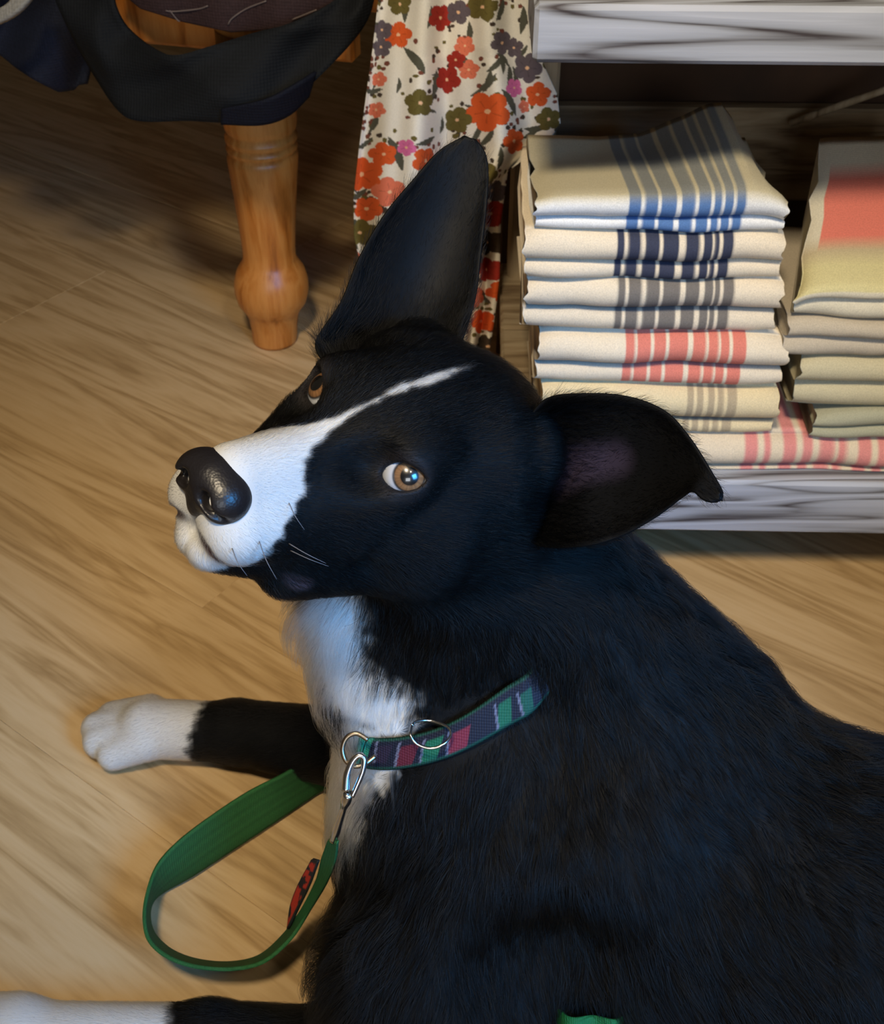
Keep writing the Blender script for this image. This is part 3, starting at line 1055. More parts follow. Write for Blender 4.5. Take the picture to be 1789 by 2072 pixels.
# ---- ears: curved leaves with real thickness, lofted from the rim lines
def ear_surface(edgeA, edgeB, depth_c, cup, n=70, m=30, th=.28):
    """edgeA/edgeB: rims from root to tip (world cm), cup: how deep the hollow of the ear is along its length"""
    A, B = catmull(edgeA, n), catmull(edgeB, n)
    t = np.linspace(0, 1, m)[None, :, None]
    G = A[:, None] * (1 - t) + B[:, None] * t
    s = np.linspace(0, 1, n)
    cd = np.interp(s, np.linspace(0, 1, len(cup)), cup)[:, None, None] * (4 * t * (1 - t)) ** .8
    G = G + cd * np.asarray(depth_c)
    N = np.cross(np.gradient(G, axis=0), np.gradient(G, axis=1))
    N /= np.linalg.norm(N, axis=-1)[..., None] + 1e-9
    if (N.reshape(-1, 3).mean(0) @ (CAM * 100 - G.reshape(-1, 3).mean(0))) < 0: N = -N
    return G, N




# far (right) ear, erect
fa = [PD(655, 735, .548), PD(640, 690, .555), PD(690, 612, .565), PD(728, 520, .572), PD(778, 435, .578), PD(838, 362, .584), PD(888, 306, .588), PD(938, 275, .590)]
fb = [PD(915, 740, .560), PD(935, 690, .572), PD(962, 600, .585), PD(972, 520, .590), PD(984, 420, .592), PD(988, 350, .592), PD(982, 310, .591), PD(964, 282, .590)]
earF, earFN = ear_surface(fa, fb, AX_F, [2.2, 2.6, 2.2, 1.7, 1.2, .5, 0.])
# near (left) ear, carried sideways with the tip folded over
na = [PD(1060, 860, .535), PD(1105, 808, .528), PD(1180, 797, .520), PD(1270, 803, .512), PD(1345, 832, .504), PD(1395, 885, .496), PD(1440, 955, .488), PD(1463, 995, .483), PD(1459, 1010, .482)]
nb = [PD(1050, 1075, .560), PD(1095, 1105, .545), PD(1180, 1105, .524), PD(1255, 1085, .516), PD(1325, 1047, .507), PD(1380, 1006, .496), PD(1402, 994, .488), PD(1422, 1010, .484), PD(1442, 1016, .482), PD(1457, 1013, .482)]
earN, earNN = ear_surface(na, nb, AX_F, [2.4, 2.6, 2.2, 1.8, 1.2, .7, .3, 0.])

dog_V, dog_F = [DV], [DQ]
ear_info = []
k = len(DV)
for G, N in ((earF, earFN), (earN, earNN)):
    n, m = G.shape[:2]
    rim = np.minimum(np.linspace(0, 1, m), 1 - np.linspace(0, 1, m)) * 2
    thk = (.10 + .22 * np.clip(rim, 0, .4) / .4)[None, :, None]
    front = G + N * thk / 2; back = G - N * thk / 2
    Vv = np.concatenate([front, back[:, ::-1]], 1).reshape(-1, 3)
    Fq = grid_faces(n, 2 * m, True)
    tipq = np.array([[(n - 1) * 2 * m + a, (n - 1) * 2 * m + a + 1, (n - 1) * 2 * m + 2 * m - 2 - a, (n - 1) * 2 * m + 2 * m - 1 - a] for a in range(m - 1)])
    dog_V.append(Vv); dog_F.append(np.concatenate([Fq, tipq]) + k)
    ear_info.append((k, k + len(Vv), n, m))
    k += len(Vv)
AV = np.concatenate(dog_V); AF = np.concatenate(dog_F)

# ---- coat colour: where the fur is white
BLACK = np.array([.0025, .0024, .0024]); WHITE_F = np.array([.52, .505, .475])


def sstep(a, b, x):
    t = np.clip((x - a) / (b - a), 0, 1); return t * t * (3 - 2 * t)


def poly_dist(p, pts):
    g = np.full(len(p), 1e3)
    for i in range(len(pts) - 1): g = np.minimum(g, cone(p, pts[i], pts[i + 1], 0, 0))
    return g


def march(u, v):
    o = CAM * 100; d = ray(u, v); d = d / np.linalg.norm(d); s_ = 25.
    for _ in range(200):
        h = dog_sdf((o + d * s_)[None])[0]
        if h < .02 or s_ > 120: break
        s_ += h * .6
    return o + d * s_


THROAT = [march(625, 1255), march(672, 1245), march(670, 1330), march(700, 1400), march(765, 1430)]
CHEST = [march(735, 1530), march(700, 1580), march(705, 1640)]
THROAT2 = [q_ + AX_F * 2.6 - AX_R * .8 for q_ in THROAT[:3]]
CHEST2 = [q_ + AX_F * 2.4 - AX_R * 1.0 for q_ in CHEST]


def white_amount(p, jitter=0.):
    q = w2h(p)
    x, y, z = q.T
    ay = np.abs(y)
    r = np.linalg.norm(q - np.array([0, 0, -1.]), axis=1)
    headish = r < 15
    # muzzle: white in front of a line that runs further back on top
    line = 4.3 + .62 * np.clip(-z - .5, 0, 3.5) - .55 * np.clip(1.0 - ay, 0, 1) * (z > -1.5)
    w = sstep(-.25, .25, x - line + jitter) * headish
    # blaze
    bw = np.interp(x, [-4.5, -3.8, -2.9, -2.0, -.5, 1.0, 2.2, 3.2, 4.2], [.0, .13, .24, .26, .12, .08, .22, .5, 1.1])
    yc = np.interp(x, [-5.5, -2, 1, 4], [.3, .52, .40, 0])
    w = np.maximum(w, sstep(.12, -.12, np.abs(y - yc) - bw + jitter * .35) * headish * (z > -1.2) * (x > -5.3) * (x < 5))
    below = p[:, 2] < 38
    w = np.maximum(w, sstep(.6, -.6, np.minimum(poly_dist(p, THROAT) - 1.8, poly_dist(p, THROAT2) - 2.4) + jitter * 1.6) * (~headish | (z < -5.2)) * (p[:, 2] < 36.5) * (x < 6))
    w = np.maximum(w, sstep(.5, -.5, np.minimum(poly_dist(p, CHEST) - 2.0, poly_dist(p, CHEST2) - 2.6) + jitter * 1.4))
    leg_far = (p[:, 1] > 50) & (p[:, 2] < 9)
    w = np.maximum(w, sstep(.35, -.35, p[:, 0] + 18.0 - .35 * (p[:, 1] - 56) + jitter) * leg_far)
    leg_near = (p[:, 1] < 40) & (p[:, 2] < 8)
    w = np.maximum(w, sstep(.4, -.4, p[:, 0] + 16.3 + jitter) * leg_near)
    return np.clip(w, 0, 1)


def skin_color(p):
    j = vnoise(p * 2.2) * .35
    w = white_amount(p, j)
    c = BLACK * (1 - w[:, None]) + WHITE_F * w[:, None]
    q = w2h(p); s = q.copy(); s[:, 1] = np.abs(s[:, 1])
    g = np.full(len(p), 9.)
    for i in range(len(MOUTH) - 1): g = np.minimum(g, cone(s, MOUTH[i], MOUTH[i + 1], .0, .0))
    lip = sstep(.50, .22, g)
    c = c * (1 - lip[:, None]) + np.array([.05, .03, .032]) * lip[:, None]
    e = np.linalg.norm(s - eye_c(q) - EYE_N * .9, axis=1)
    rimc = sstep(1.45, 1.0, e)
    c = c * (1 - rimc[:, None]) + np.array([.012, .010, .010]) * rimc[:, None]
    return c


SK = skin_color(AV)
ka, kb, en, em = ear_info[1]
skd = poly_dist(AV[ka:kb], [PD(1120, 962, .548), PD(1180, 940, .543), PD(1262, 928, .533)])
wsk = sstep(1.5, .35, skd)[:, None]
SK[ka:kb] = SK[ka:kb] * (1 - wsk) + np.array([.030, .021, .032]) * wsk
t = NT('dog_skin')
a = t.n('ShaderNodeAttribute', attribute_name='Col')
t.set(Base_Color=a.outputs[0], Roughness=.6, Specular_IOR_Level=.12)
M_SKIN = t.m

dog = mesh_obj('dog', AV / 100, AF, M_SKIN, None, SK, True, np.array([.05, .40, 0]))
tag(dog, 'black and white collie type dog lying on the floor with raised head, looking up', 'dog')
print('dog verts', len(AV))

# ---- nose leather
NOSE_C = np.array([7.42, 0, -1.32])


def nose_sdf(q):
    s = q.copy(); s[:, 1] = np.abs(s[:, 1])
    s = (s - NOSE_C) / 1.06
    d = ell(s, (-.1, 0, .12), (1.25, 1.30, 1.08))
    d = smin(d, ell(s, (.05, .95, -.14), (1.0, .82, .92)), .5)
    d = smin(d, ell(s, (.15, .0, -.75), (.75, .55, .85)), .4)
    # nostrils, their slits and the groove between them
    d = smax(d, -cone(s, (1.2, .66, -.10), (.2, .90, -.25), .36, .26), .2)
    d = smax(d, -cone(s, (.95, .95, -.30), (.30, 1.95, -.66), .18, .15), .2)
    d = smax(d, -cone(s, (1.35, 0, -.35), (1.1, 0, -1.6), .07, .09), .14)
    return d * 1.06 + .004 * vnoise(q * 9)


NV_, NQ_ = surface_nets(nose_sdf, NOSE_C[0] + np.arange(-1.9, 1.95, .07), NOSE_C[1] + np.arange(-2.5, 2.51, .07), NOSE_C[2] + np.arange(-2.4, 1.9, .07))
t = NT('nose_leather')
tc = t.n('ShaderNodeTexCoord'); vo = t.n('ShaderNodeTexVoronoi', i_Scale=900.)
t.l(tc.outputs['Object'], vo.inputs[0])
t.set(Base_Color=(.011, .009, .009), Roughness=.36, Specular_IOR_Level=.45)
t.bump(vo.outputs[0], .16, .0005)
nose = mesh_obj('nose', h2w(NV_) / 100, NQ_, t.m, dog)
nose['label'] = 'wet black nose'

# ---- eyes
def ray_sphere(u, v, c, r):
    o = CAM * 100; d = ray(u, v); d = d / np.linalg.norm(d)
    b = (o - c) @ d; q = b * b - ((o - c) @ (o - c) - r * r)
    s_ = -b - math.sqrt(max(q, 0)); return o + d * s_


t = NT('eye')
a = t.n('ShaderNodeAttribute', attribute_name='Col')
t.set(Base_Color=a.outputs[0], Roughness=.25, Specular_IOR_Level=.6, Coat_Weight=1., Coat_Roughness=.02)
M_EYE = t.m
for side, (pu, pv) in ((1, (829, 964)), (-1, (640, 774))):
    c = h2w((EYE_C if side > 0 else EYE_CR) * np.array([1, side, 1]))
    n_est = HR @ (EYE_N * np.array([1, side, 1]))
    g = ray_sphere(pu, pv, c, EYE_R) - c
    g /= np.linalg.norm(g)
    th = np.r_[np.linspace(0, .9, 60), np.linspace(.93, np.pi, 30)]
    ph = np.linspace(0, 2 * np.pi, 64, endpoint=False)
    ux = np.cross(g, [0, 0, 1.]); ux /= np.linalg.norm(ux); uy = np.cross(g, ux)
    rr = EYE_R * (1 + .035 * np.exp(-(th / .42) ** 2))
    Vv = c + rr[:, None, None] * (np.cos(th)[:, None, None] * g + np.sin(th)[:, None, None] * (np.cos(ph)[None, :, None] * ux + np.sin(ph)[None, :, None] * uy))
    TH_ = np.repeat(th[:, None], 64, 1).ravel(); PHg = np.repeat(ph[None], len(th), 0).ravel()
    streak = .5 + .5 * np.sin(PHg * 37 + np.sin(PHg * 11) * 2)
    iris = np.array([.19, .095, .040])[None] * (.75 + .35 * streak[:, None]) * np.interp(TH_, [.33, .41, .56, .62], [.55, 1.1, 1., .5])[:, None]
    colr = np.tile(np.array([.50, .52, .57]), (len(TH_), 1))
    wi = sstep(.66, .61, TH_)[:, None]; colr = colr * (1 - wi) + iris * wi
    lim = np.exp(-((TH_ - .64) / .06) ** 2)[:, None]; colr = colr * (1 - .9 * lim) + .02 * .9 * lim
    wp = sstep(.36, .32, TH_)[:, None]; colr = colr * (1 - wp) + .004 * wp
    e = mesh_obj('eye', Vv.reshape(-1, 3) / 100, grid_faces(len(th), 64, True), M_EYE, dog, colr)
    e['label'] = 'amber brown eye'
    print('eye gaze.n', g @ n_est)

# ---- fur: strands rooted on the body, coloured by where they grow
def tri_sample(V, Q, dens):
    a, b, c, d = (V[Q[:, i]] for i in range(4))
    ar = .5 * np.linalg.norm(np.cross(b - a, c - a), axis=1) + .5 * np.linalg.norm(np.cross(c - a, d - a), axis=1)
    nn = ar * dens
    n = np.floor(nn + rng.random(len(nn))).astype(int)
    f = np.repeat(np.arange(len(Q)), n)
    u, v = rng.random(len(f))[:, None], rng.random(len(f))[:, None]
    return f, (a[f] * (1 - u) + b[f] * u) * (1 - v) + (d[f] * (1 - u) + c[f] * u) * v


def normal_of(v): return v / (np.linalg.norm(v, axis=1)[:, None] + 1e-9)


def tangent(d, N): return normal_of(d - (d * N).sum(1)[:, None] * N)



# ------------------------------------------------------------------ collar, found by wrapping a band round the neck
c1, c2, c3 = march(748, 1508), march(900, 1470), march(1095, 1368)
cl = (c3 - c1) / np.linalg.norm(c3 - c1)
cn = np.array([-.30, -.12, .95]); cn -= cl * (cn @ cl); cn /= np.linalg.norm(cn)
print('collar', c1, c2, c3, cn)
CC = h2w((-6.5, 0, -2.0)) * 0 + np.array([4.0, 43.2, 0])
CC[2] = c1[2] - ((CC[:2] - c1[:2]) @ cn[:2]) / cn[2]
bx = c1 - CC; bx -= cn * (bx @ cn); bx /= np.linalg.norm(bx); by = np.cross(cn, bx)
ph = np.linspace(0, 2 * np.pi, 160, endpoint=False)
dirs = np.cos(ph)[:, None] * bx + np.sin(ph)[:, None] * by
ker = np.exp(-np.linspace(-2, 2, 21) ** 2); ker /= ker.sum()
wid = 1.1


def ring_at(off):
    cc = CC + cn * off
    rad = np.full(len(ph), 2.)
    for _ in range(90):
        h = dog_sdf(cc + dirs * rad[:, None]); rad = np.minimum(rad + np.clip(-h, 0, .5) * .6, 12.)
    return cc, np.convolve(np.r_[rad[-10:], rad, rad[:10]], ker, 'valid')


(cl_, rl_), (ch_, rh_) = ring_at(-.25 - wid), ring_at(-.25 + wid)
mid_r = cl_ * .5 + ch_ * .5 + dirs * ((rl_ + rh_) / 2)[:, None]
_sg = 1 if np.linalg.norm(mid_r[16] - c3) < np.linalg.norm(mid_r[-16] - c3) else -1
_a = np.r_[0, np.cumsum(np.linalg.norm(np.diff(mid_r[::_sg], axis=0), axis=1))][::_sg]
outw = .45 - 1.15 * np.maximum(sstep(9.3, 11.5, _a) * sstep(_a.max() + .1, _a.max() - .8, _a), 0)
LO, HI = cl_ + dirs * (rl_ + outw)[:, None], ch_ + dirs * (rh_ + outw)[:, None]
RING = (LO + HI) / 2; RN = dirs
UPR = HI - LO; UPR /= np.linalg.norm(UPR, axis=1)[:, None]
arc = np.cumsum(np.r_[0, np.linalg.norm(np.diff(RING, axis=0), axis=1)])

def band_mesh(name, ring, rn, upv, w, th, cfun, mat, parent, nw=16):
    n = len(ring)
    tt = np.linspace(-1, 1, nw)
    G = ring[:, None] + upv[:, None] * (tt * w)[None, :, None]
    out_ = G + rn[:, None] * (th * (1 - tt ** 8))[None, :, None]; inn = G[:, ::-1]
    Vv = np.concatenate([out_, inn], 1)
    cc_ = np.concatenate([cfun(np.arange(n), tt), np.tile(lin(30, 90, 70), (n, nw, 1))], 1)
    return mesh_obj(name, Vv.reshape(-1, 3) / 100, np.concatenate([grid_faces(n, 2 * nw, True), np.array([[(n - 1) * 2 * nw + k, k, (k + 1) % (2 * nw), (n - 1) * 2 * nw + (k + 1) % (2 * nw)] for k in range(2 * nw)])]), mat, parent, cc_.reshape(-1, 3))


RF = catmull(np.vstack([RING, RING[:1]]), 641)[:-1]
RNF = catmull(np.vstack([RN, RN[:1]]), 641)[:-1]; RNF = normal_of(RNF)
UPF = normal_of(catmull(np.vstack([UPR, UPR[:1]]), 641)[:-1]); RNF = normal_of(RNF - UPF * (RNF * UPF).sum(1)[:, None])
sgn_dir = 1 if np.linalg.norm(RF[60] - c3) < np.linalg.norm(RF[-60] - c3) else -1
ar = np.r_[0, np.cumsum(np.linalg.norm(np.diff(RF, axis=0), axis=1))]
ar = ar if sgn_dir > 0 else ar[-1] - ar


def collar_pattern(i, tt):
    a = ar[i][:, None]; w = tt[None]
    c = np.empty((len(i), len(tt), 3)); c[:] = lin(17, 21, 36)
    def put(m, col): c[np.broadcast_to(m, c.shape[:2])] = col
    put((np.abs(w) > .86) & (a > -1), lin(18, 62, 50))
    put((a > ar.max() - 1.2) | (a < .35), lin(34, 120, 92))
    for c0, c1_, w0, w1, col in ((.9, 1.7, -.5, .6, (34, 26, 44)), (2.3, 3.4, -.8, .45, (84, 24, 38)), (3.8, 4.8, -.8, .35, (18, 88, 62)), (5.3, 6.5, -.8, .3, (108, 32, 48)),
                                 (8.2, 9.0, -.75, .35, (18, 84, 60)), (9.6, 10.3, -.8, .2, (18, 70, 56))):
        put((a > c0) & (a < c1_) & (w > w0) & (w < w1), lin(*col))
        put((np.abs(a - c0 + .1 + .2 * w) < .07) & (w > w0) & (w < w1 + .2), lin(96, 96, 112))
    return c


M_COLLAR = vcol_mat('woven_collar', .7, .3, .3, 1500., .15)
collar_o = empty('collar', CC / 100, 'dark patterned collar with green edge and red motifs round the dog neck', 'collar')
band_mesh('band', RF, RNF, UPF, wid, .14, collar_pattern, M_COLLAR, collar_o)


def ring_curve(c, nrm, r, n=40, start=0., stop=2 * math.pi, sq=1.):
    nrm = np.asarray(nrm, float); nrm = nrm / np.linalg.norm(nrm)
    a = np.cross(nrm, [.1, .2, 1.]); a /= np.linalg.norm(a); b = np.cross(nrm, a)
    th_ = np.linspace(start, stop, n)
    return np.asarray(c) + r * (np.cos(th_)[:, None] * a + sq * np.sin(th_)[:, None] * b)


vdir = normal_of((CAM * 100 - c1)[None])[0]
d1 = np.linalg.norm((c1 - CAM * 100) @ AX_F) / 100 - .016
pc = lambda u, v, dd=0.: PD(u, v, d1 + dd)
# D ring in front of the throat
dr = catmull([pc(745, 1497), pc(722, 1484), pc(702, 1492), pc(693, 1515), pc(699, 1538), pc(716, 1550), pc(738, 1546), pc(760, 1530, .002)], 40)
mesh_obj('d_ring', *[x / 100 if k == 0 else x for k, x in enumerate(tube(dr, .13, 10))], M_BRASSY, collar_o)['label'] = 'bronze coloured ring'
c2d = np.linalg.norm((march(870, 1490) - CAM * 100) @ AX_F) / 100 - .018
tr = catmull([PD(833, 1468, c2d + .004), PD(831, 1488, c2d), PD(845, 1506, c2d), PD(872, 1514, c2d), PD(897, 1506, c2d), PD(912, 1488, c2d + .003), PD(905, 1470, c2d + .006), PD(870, 1458, c2d + .010), PD(842, 1460, c2d + .007), PD(833, 1468, c2d + .004)], 60)
mesh_obj('split_ring', *[x / 100 if k == 0 else x for k, x in enumerate(tube(tr, .075, 8))], M_METAL, collar_o)['label'] = 'thin silver ring'

# ------------------------------------------------------------------ leash
leash = empty('leash', at_z(470, 1700, .0), 'green webbing leash clipped to the collar and looped on the floor', 'leash')
M_LEASH = vcol_mat('green_webbing', .75, .25, .35, 1800., .12)
GREEN1 = lin(40, 90, 46)


def strap(name, eA, eB, n, th, cfun, m=14):
    V, Fc, mm = ribbon(np.array(eA), np.array(eB), n, th, m=m)
    V = V.reshape(n, mm, 3)
    i = np.arange(n) / (n - 1.)
    tt = np.r_[np.linspace(0, 1, m), np.linspace(1, 0, m)]
    face = np.r_[np.ones(m), -np.ones(m)]
    cc_ = cfun(i, tt, face)
    return mesh_obj(name, V.reshape(-1, 3), Fc, M_LEASH, leash, cc_.reshape(-1, 3))


def leash_col(i, tt, face):
    c = np.empty((len(i), len(tt), 3)); c[:] = GREEN1
    rib = .5 + .5 * np.cos(tt * 2 * np.pi * 8)
    c = c * (.72 + .28 * rib)[None, :, None]
    c[i < .01] = GREEN1 * .5
    return c


# (u, v, z) of the upper and the lower edge
eA = [at_z(*q) for q in ((610, 1545, .040), (570, 1568, .040), (500, 1604, .040), (430, 1650, .040), (362, 1702, .040), (318, 1752, .040), (297, 1812, .041), (292, 1862, .043),
                         (303, 1905, .042), (342, 1938, .042), (400, 1957, .042), (470, 1961, .043), (532, 1947, .046), (585, 1903, .052), (622, 1850, .062), (658, 1792, .076), (678, 1745, .088), (684, 1703, .098))]
eB = [at_z(*q) for q in ((672, 1588, .004), (640, 1606, .004), (560, 1660, .004), (475, 1716, .004), (392, 1770, .004), (328, 1806, .004), (306, 1830, .006), (303, 1864, .010),
                         (316, 1896, .012), (352, 1926, .012), (405, 1944, .012), (469, 1948, .013), (526, 1934, .017), (574, 1892, .026), (608, 1844, .038), (640, 1782, .056), (652, 1735, .075), (666, 1700, .090))]
# the last stretch climbs to the hook in front of the chest
for k_, (a_, b_, dd_) in zip((-4, -3, -2, -1), (((622, 1850), (608, 1844), .705), ((658, 1792), (640, 1782), .680), ((678, 1745), (652, 1735), .650), ((684, 1703), (664, 1700), .622))):
    eA[k_] = at_d(*a_, dd_ - .004); eB[k_] = at_d(*b_, dd_ + .004)
strap('strap', eA, eB, 220, .0022, leash_col)


def print_col(i, tt, face):
    c = np.empty((len(i), len(tt), 3)); c[:] = lin(176, 48, 30)
    g = vnoise(np.stack([np.repeat(i[:, None], len(tt), 1) * 14, np.repeat(tt[None], len(i), 0) * 3, np.zeros((len(i), len(tt)))], -1))
    c[g > .22] = lin(34, 30, 30)
    c[:, (tt < .12) | (tt > .90)] = lin(30, 34, 30)
    return c


eA2 = [at_d(583, 1880, .722), at_d(604, 1838, .705), at_d(628, 1790, .684), at_d(645, 1742, .655)]
eB2 = [at_d(584, 1872, .728), at_d(590, 1830, .714), at_d(606, 1785, .692), at_d(632, 1738, .662)]
strap('printed_lining', eA2, eB2, 40, .002, print_col, 10)['label'] = 'red and black printed lining'
# rolled end of the leash seen at the bottom edge of the picture
es = [(march(u, v) - ray(u, v) * .9) / 100 for u, v in ((1118, 2062), (1150, 2056), (1200, 2054), (1248, 2062), (1290, 2080))]
es[0] = es[0] + AX_F * .03; es[-1] = es[-1] + AX_F * .03
et = [(march(u, v) - ray(u, v) * .9) / 100 for u, v in ((1118, 2150), (1150, 2146), (1200, 2146), (1248, 2152), (1290, 2170))]
et[0] = et[0] + AX_F * .03; et[-1] = et[-1] + AX_F * .03
strap('strap', es, et, 40, .0022, lambda i, tt, face: leash_col(i, tt, face) * np.array([.4, 1.2, 1.3]), 10)

# snap hook: swivel eye, body, gate, hook
dk = d1 - .004
hk = lambda u, v, dd=0.: PD(u, v, dk + dd)
hook = catmull([hk(700, 1600), hk(703, 1568), hk(714, 1540), hk(727, 1528), hk(737, 1536), hk(734, 1560), hk(722, 1590), hk(712, 1612)], 40)
body = catmull([hk(694, 1622, .001), hk(701, 1605), hk(708, 1596)], 12)
V1, F1 = tube(hook, np.interp(np.linspace(0, 1, 40), [0, .5, 1], [.24, .17, .14]), 12)
mesh_obj('snap_hook', V1 / 100, F1, M_METAL, leash)
h0, h1 = hk(705, 1606), (eA[-1] + eB[-1]) / 2 * 100
bar = catmull([h0, h0 * .67 + h1 * .33, h0 * .33 + h1 * .67, h1], 24)
V1, F1 = tube(bar, np.interp(np.linspace(0, 1, 24), [0, .15, .3, .55, .8, 1], [.26, .30, .18, .20, .26, .20]), 12)
mesh_obj('swivel', V1 / 100, F1, M_METAL, leash)

# whiskers
for (u0, v0), (u1, v1), bend in (((525, 1096), (560, 1172), .2), ((585, 1018), (616, 1072), .3), ((585, 1100), (660, 1140), .2), ((588, 1114), (665, 1146), .25), ((470, 1110), (500, 1165), .2)):
    a0 = march(u0, v0); a1 = PD(u1, v1, (a0 / 100 - CAM) @ AX_F - .004)
    mid = (a0 + a1) / 2 + np.array([0, -.3, .25])
    V1, F1 = tube(catmull([a0, mid, a1], 14), np.linspace(.026, .008, 14), 5)
    mesh_obj('whisker', V1 / 100, F1, plain('whisker', (.14, .14, .16), .4), dog)





def fur_params(p, N):
    q = w2h(p); x, y, z = q.T; ay = np.abs(y)
    rh = np.linalg.norm(q - np.array([-1., 0, -1]), axis=1)
    headish = sstep(15.5, 12.0, rh + 1.2 * np.clip(-z - 4.5, 0, 9) * (x < 2))
    # length
    Lh = np.interp(x, [-10, -6, -2, 2, 5, 8], [1.5, 1.1, .8, .6, .36, .28])
    Lh = Lh + sstep(-3.5, -7, x) * sstep(0, -4, z) * 1.2
    Lb = np.full(len(p), 2.9)
    Lb = np.where(p[:, 2] > 20, 2.5, Lb)
    leg = ((p[:, 2] < 9) & (p[:, 0] < -1.5) & ((p[:, 1] > 50) | (p[:, 1] < 35)))
    Lb = np.where(leg, np.interp(p[:, 0], [-26, -18, -8, 0], [.32, .45, .8, 1.4]), Lb)
    L = Lh * headish + Lb * (1 - headish)
    # flow
    back = q - np.array([9.5, 0, -1.0]); back[:, 2] *= .75
    dh = normal_of(back) @ HR.T
    t_ = sstep(-2, 14, p[:, 0])[:, None]
    db = np.array([-.12, -.25, -.95]) * (1 - t_) + np.array([.62, -.42, -.66]) * t_
    db = np.where(leg[:, None], np.array([[-.9, -.1, -.35]]), db)
    d = dh * headish[:, None] + normal_of(db) * (1 - headish[:, None])
    d = d + .35 * np.stack([vnoise(p * .30 + 7), vnoise(p * .30 + 19), vnoise(p * .30 + 31)], -1) * (1 - .75 * headish[:, None])
    return L, tangent(d, N), headish, leg


def strands(root, N, D, L, col, lift, npts, wid, clump=0., clump_r=1., curl=.2, gravity=0.):
    n = len(root)
    s = np.linspace(0, 1, npts)[None, :, None]
    Lr = (L * rng.uniform(.6, 1.15, n))[:, None, None]
    l = (lift * rng.uniform(.5, 1.5, n))[:, None, None]
    side = np.cross(N, D)
    jd = normal_of(D + side * rng.normal(0, .16, n)[:, None])
    P_ = root[:, None] + Lr * (s * jd[:, None] + N[:, None] * l * (s * (1.25 - s)) * 1.4)
    P_ = P_ + side[:, None] * (curl * Lr * np.sin(s * 2.2 + vnoise(root * .9)[:, None, None] * 4) * .5 * vnoise(root * .7 + 11)[:, None, None])
    P_[..., 2:] -= gravity * Lr * s ** 2
    if clump:
        g = rng.permutation(n)[:max(8, int(n / (clump_r)))]
        kd = kdtree.KDTree(len(g))
        for i, k in enumerate(g): kd.insert(root[k], i)
        kd.balance()
        own = g[np.array([kd.find(r)[1] for r in root])]
        w = clump * s ** 1.3 * rng.uniform(.5, 1.1, n)[:, None, None]
        off = (root[own] - root)[:, None] * (1 - .15)
        P_ = P_ + w * ((P_[own] - P_))
    return P_, col, wid


def make_fur(name, sets, mat, parent, label=None):
    cu = bpy.data.hair_curves.new(name)
    tot, cols, rads, pos, sizes = 0, [], [], [], []
    for P_, col, wid in sets:
        n, k = P_.shape[:2]
        sizes.append(np.full(n, k)); pos.append(P_.reshape(-1, 3) / 100)
        cols.append(col)
        r = np.linspace(1, .25, k)[None] * np.broadcast_to(wid, n)[:, None]
        rads.append(r.ravel() / 100)
    sizes = np.concatenate(sizes); pos = np.concatenate(pos) - parent_loc(parent); cols = np.concatenate(cols); rads = np.concatenate(rads)
    cu.add_curves([int(v) for v in sizes])
    cu.attributes['position'].data.foreach_set('vector', pos.ravel().astype(np.float32))
    ra = cu.attributes.get('radius') or cu.attributes.new('radius', 'FLOAT', 'POINT')
    ra.data.foreach_set('value', rads.astype(np.float32))
    ca = cu.attributes.new('Col', 'FLOAT_COLOR', 'CURVE')
    c4 = np.ones((len(sizes), 4), np.float32); c4[:, :3] = cols
    ca.data.foreach_set('color', c4.ravel())
    cu.materials.append(mat)
    o = bpy.data.objects.new(name, cu)
    COL.objects.link(o)
    o.parent = parent
    o['kind'] = 'stuff'
    if label: o['label'] = label
    print(name, len(sizes))
    return o


t = NT('fur')
a = t.n('ShaderNodeAttribute', attribute_name='Col')
HAIRM = t.n('ShaderNodeBsdfHairPrincipled')
HAIRM.parametrization = 'COLOR'
t.l(a.outputs[0], HAIRM.inputs['Color'])
HAIRM.inputs['IOR'].default_value = 1.30
HAIRM.inputs['Roughness'].default_value = .38
HAIRM.inputs['Radial Roughness'].default_value = .55
t.l(HAIRM.outputs[0], t.out.inputs[0])
M_FUR = t.m


def strand_color(p, extra=0.):
    n = len(p)
    w = white_amount(p, vnoise(p * 2.2) * .35 + rng.normal(0, .16, n))
    w = (w > .5)[:, None]
    b = np.exp(rng.normal(-6.7, .4, n))[:, None] * np.array([1.0, .92, .86])
    lt = rng.random(n) < .10 + .14 * np.clip(vnoise(p * .55 + 3), 0, 1)          # scattered paler brown guard hairs
    b = np.where(lt[:, None], np.exp(rng.normal(-4.0, .35, n))[:, None] * np.array([1.0, .86, .62]), b)
    wh = np.clip(rng.normal(.53, .06, n), .35, .7)[:, None] * np.array([1., .975, .93])
    return np.where(w, wh, b), w[:, 0]


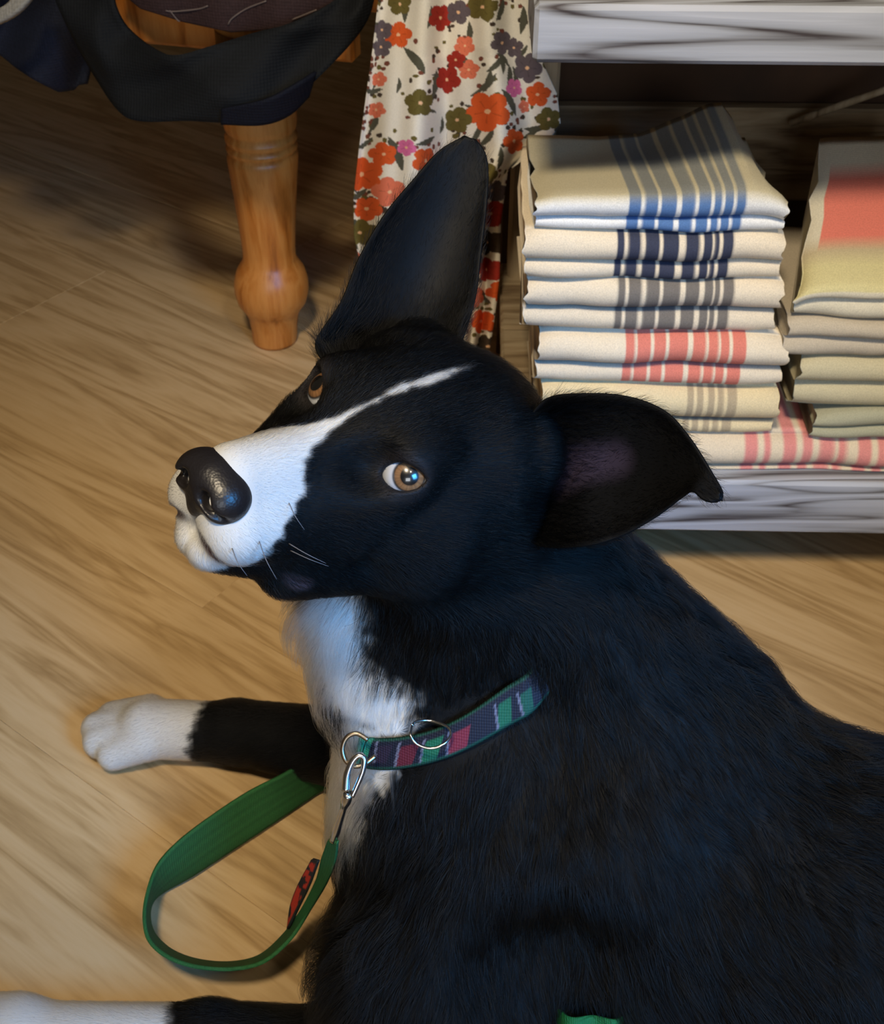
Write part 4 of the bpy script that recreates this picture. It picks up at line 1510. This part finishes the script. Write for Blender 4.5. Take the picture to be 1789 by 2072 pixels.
if True:
    q = w2h(DV)
    fc = DV[DQ].mean(1); qc = w2h(fc); sc = qc.copy(); sc[:, 1] = np.abs(sc[:, 1])
    Nf = grad(dog_sdf, fc)
    Lf, Df, hf, legf = fur_params(fc, Nf)
    dens = 40 + 110 * hf + 50 * legf
    dens = dens * (fc[:, 2] > .5) * (fc[:, 0] < 42)
    # no fur on the nose leather, the lips' edge and inside the eye opening
    dens = dens * (nose_sdf(qc) > .12)
    eyed = np.linalg.norm(sc - eye_c(qc), axis=1)
    dens = dens * (eyed > EYE_R + .12)
    g = np.full(len(fc), 9.)
    for i in range(len(MOUTH) - 1): g = np.minimum(g, cone(sc, MOUTH[i], MOUTH[i + 1], 0, 0))
    dens = dens * (g > .2)
    camd = ((CAM * 100 - fc) * Nf).sum(1) / np.linalg.norm(CAM * 100 - fc, axis=1)
    dens = dens * np.where(camd < -.45, .3, 1.)
    f, root = tri_sample(DV, DQ, dens)
    N = Nf[f]; L = Lf[f]; D = tangent(Df[f], N); H_ = hf[f]; lg = legf[f]
    qr = w2h(root); ee = np.linalg.norm(qr * [1, 1, 1] - np.where(qr[:, 1:2] > 0, 1, -1) * 0 - eye_c(qr) * np.stack([np.ones(len(qr)), np.sign(qr[:, 1]), np.ones(len(qr))], -1), axis=1)
    L = L * np.clip((ee - 1.1) / 1.4, .22, 1)
    L = L * np.clip((np.linalg.norm(qr - NOSE_C, axis=1) - 1.3) / 1.5, .35, 1)
    ch = (root - CC) @ cn; cr = np.linalg.norm(root - CC - ch[:, None] * cn, axis=1)
    inb = (cr < 12) & (np.linalg.norm(qr, axis=1) > 9)
    # the band shows along the front and the near side; further round the ruff lies over it
    kd = kdtree.KDTree(len(RF))
    for i_, r_ in enumerate(RF): kd.insert(r_, i_)
    kd.balance()
    nearest = np.array([kd.find(r_)[1] for r_ in root[inb]])
    vis = np.zeros(len(root), bool); vis[inb] = (ar[nearest] < 10.6) | (ar[nearest] > ar.max() - .5)
    L = np.where(vis & (np.abs(ch + .30) < 1.1), .15, L)
    up_ = vis & (ch >= .8) & (ch < 4.2); L = np.where(up_, np.minimum(L, .85 + (ch - .8) * .55), L)
    col, isw = strand_color(root)
    short = (H_ > .5) | lg
    sets = []
    k = short
    sets.append(strands(root[k], N[k], D[k], L[k], col[k], .30, 4, .0052, clump=.25, clump_r=10, curl=.10))
    k = ~short
    sets.append(strands(root[k], N[k], D[k], L[k], col[k],   .36, 7, .0080, clump=.75, clump_r=44, curl=.45, gravity=.12))
    # ears
    for (G, NE), hollow in ((( earF, earFN), 1), ((earN, earNN), 1)):
        n, m = G.shape[:2]
        gv = G.reshape(-1, 3); gq = grid_faces(n, m)
        ll = np.gradient(G, axis=0).reshape(-1, 3); nn = NE.reshape(-1, 3)
        ac = np.gradient(G, axis=1).reshape(-1, 3)
        tpar = np.tile(np.linspace(0, 1, m), n); spar = np.repeat(np.linspace(0, 1, n), m)
        rimw = np.abs(tpar - .5) * 2
        for sgn in (1, -1):
            f, r = tri_sample(gv, gq, np.full(len(gq), 60. if sgn > 0 else 80.))
            i0 = gq[f, 0]
            out = np.where(tpar[i0] > .5, 1, -1)[:, None] * normal_of(ac[i0])
            dirv = normal_of(normal_of(ll[i0]) + out * (rimw[i0] ** 4)[:, None] * .55 + .25 * rng.normal(size=(len(f), 3)))
            Ls = .42 + .30 * rimw[i0] ** 3 + (1.3 * sstep(.45, .1, spar[i0]) if sgn > 0 else 0)
            c, _ = strand_color(r); c = np.exp(rng.normal(-6.8, .35, len(r)))[:, None] * np.array([1, .93, .88])
            Nn = nn[i0] * sgn
            sets.append(strands(r + Nn * .12, Nn, tangent(dirv, Nn), Ls, c, .24, 5, .0055, clump=.4, clump_r=14, curl=.25))
    make_fur('fur', sets, M_FUR, dog, 'short black and white coat, longer on neck and back')
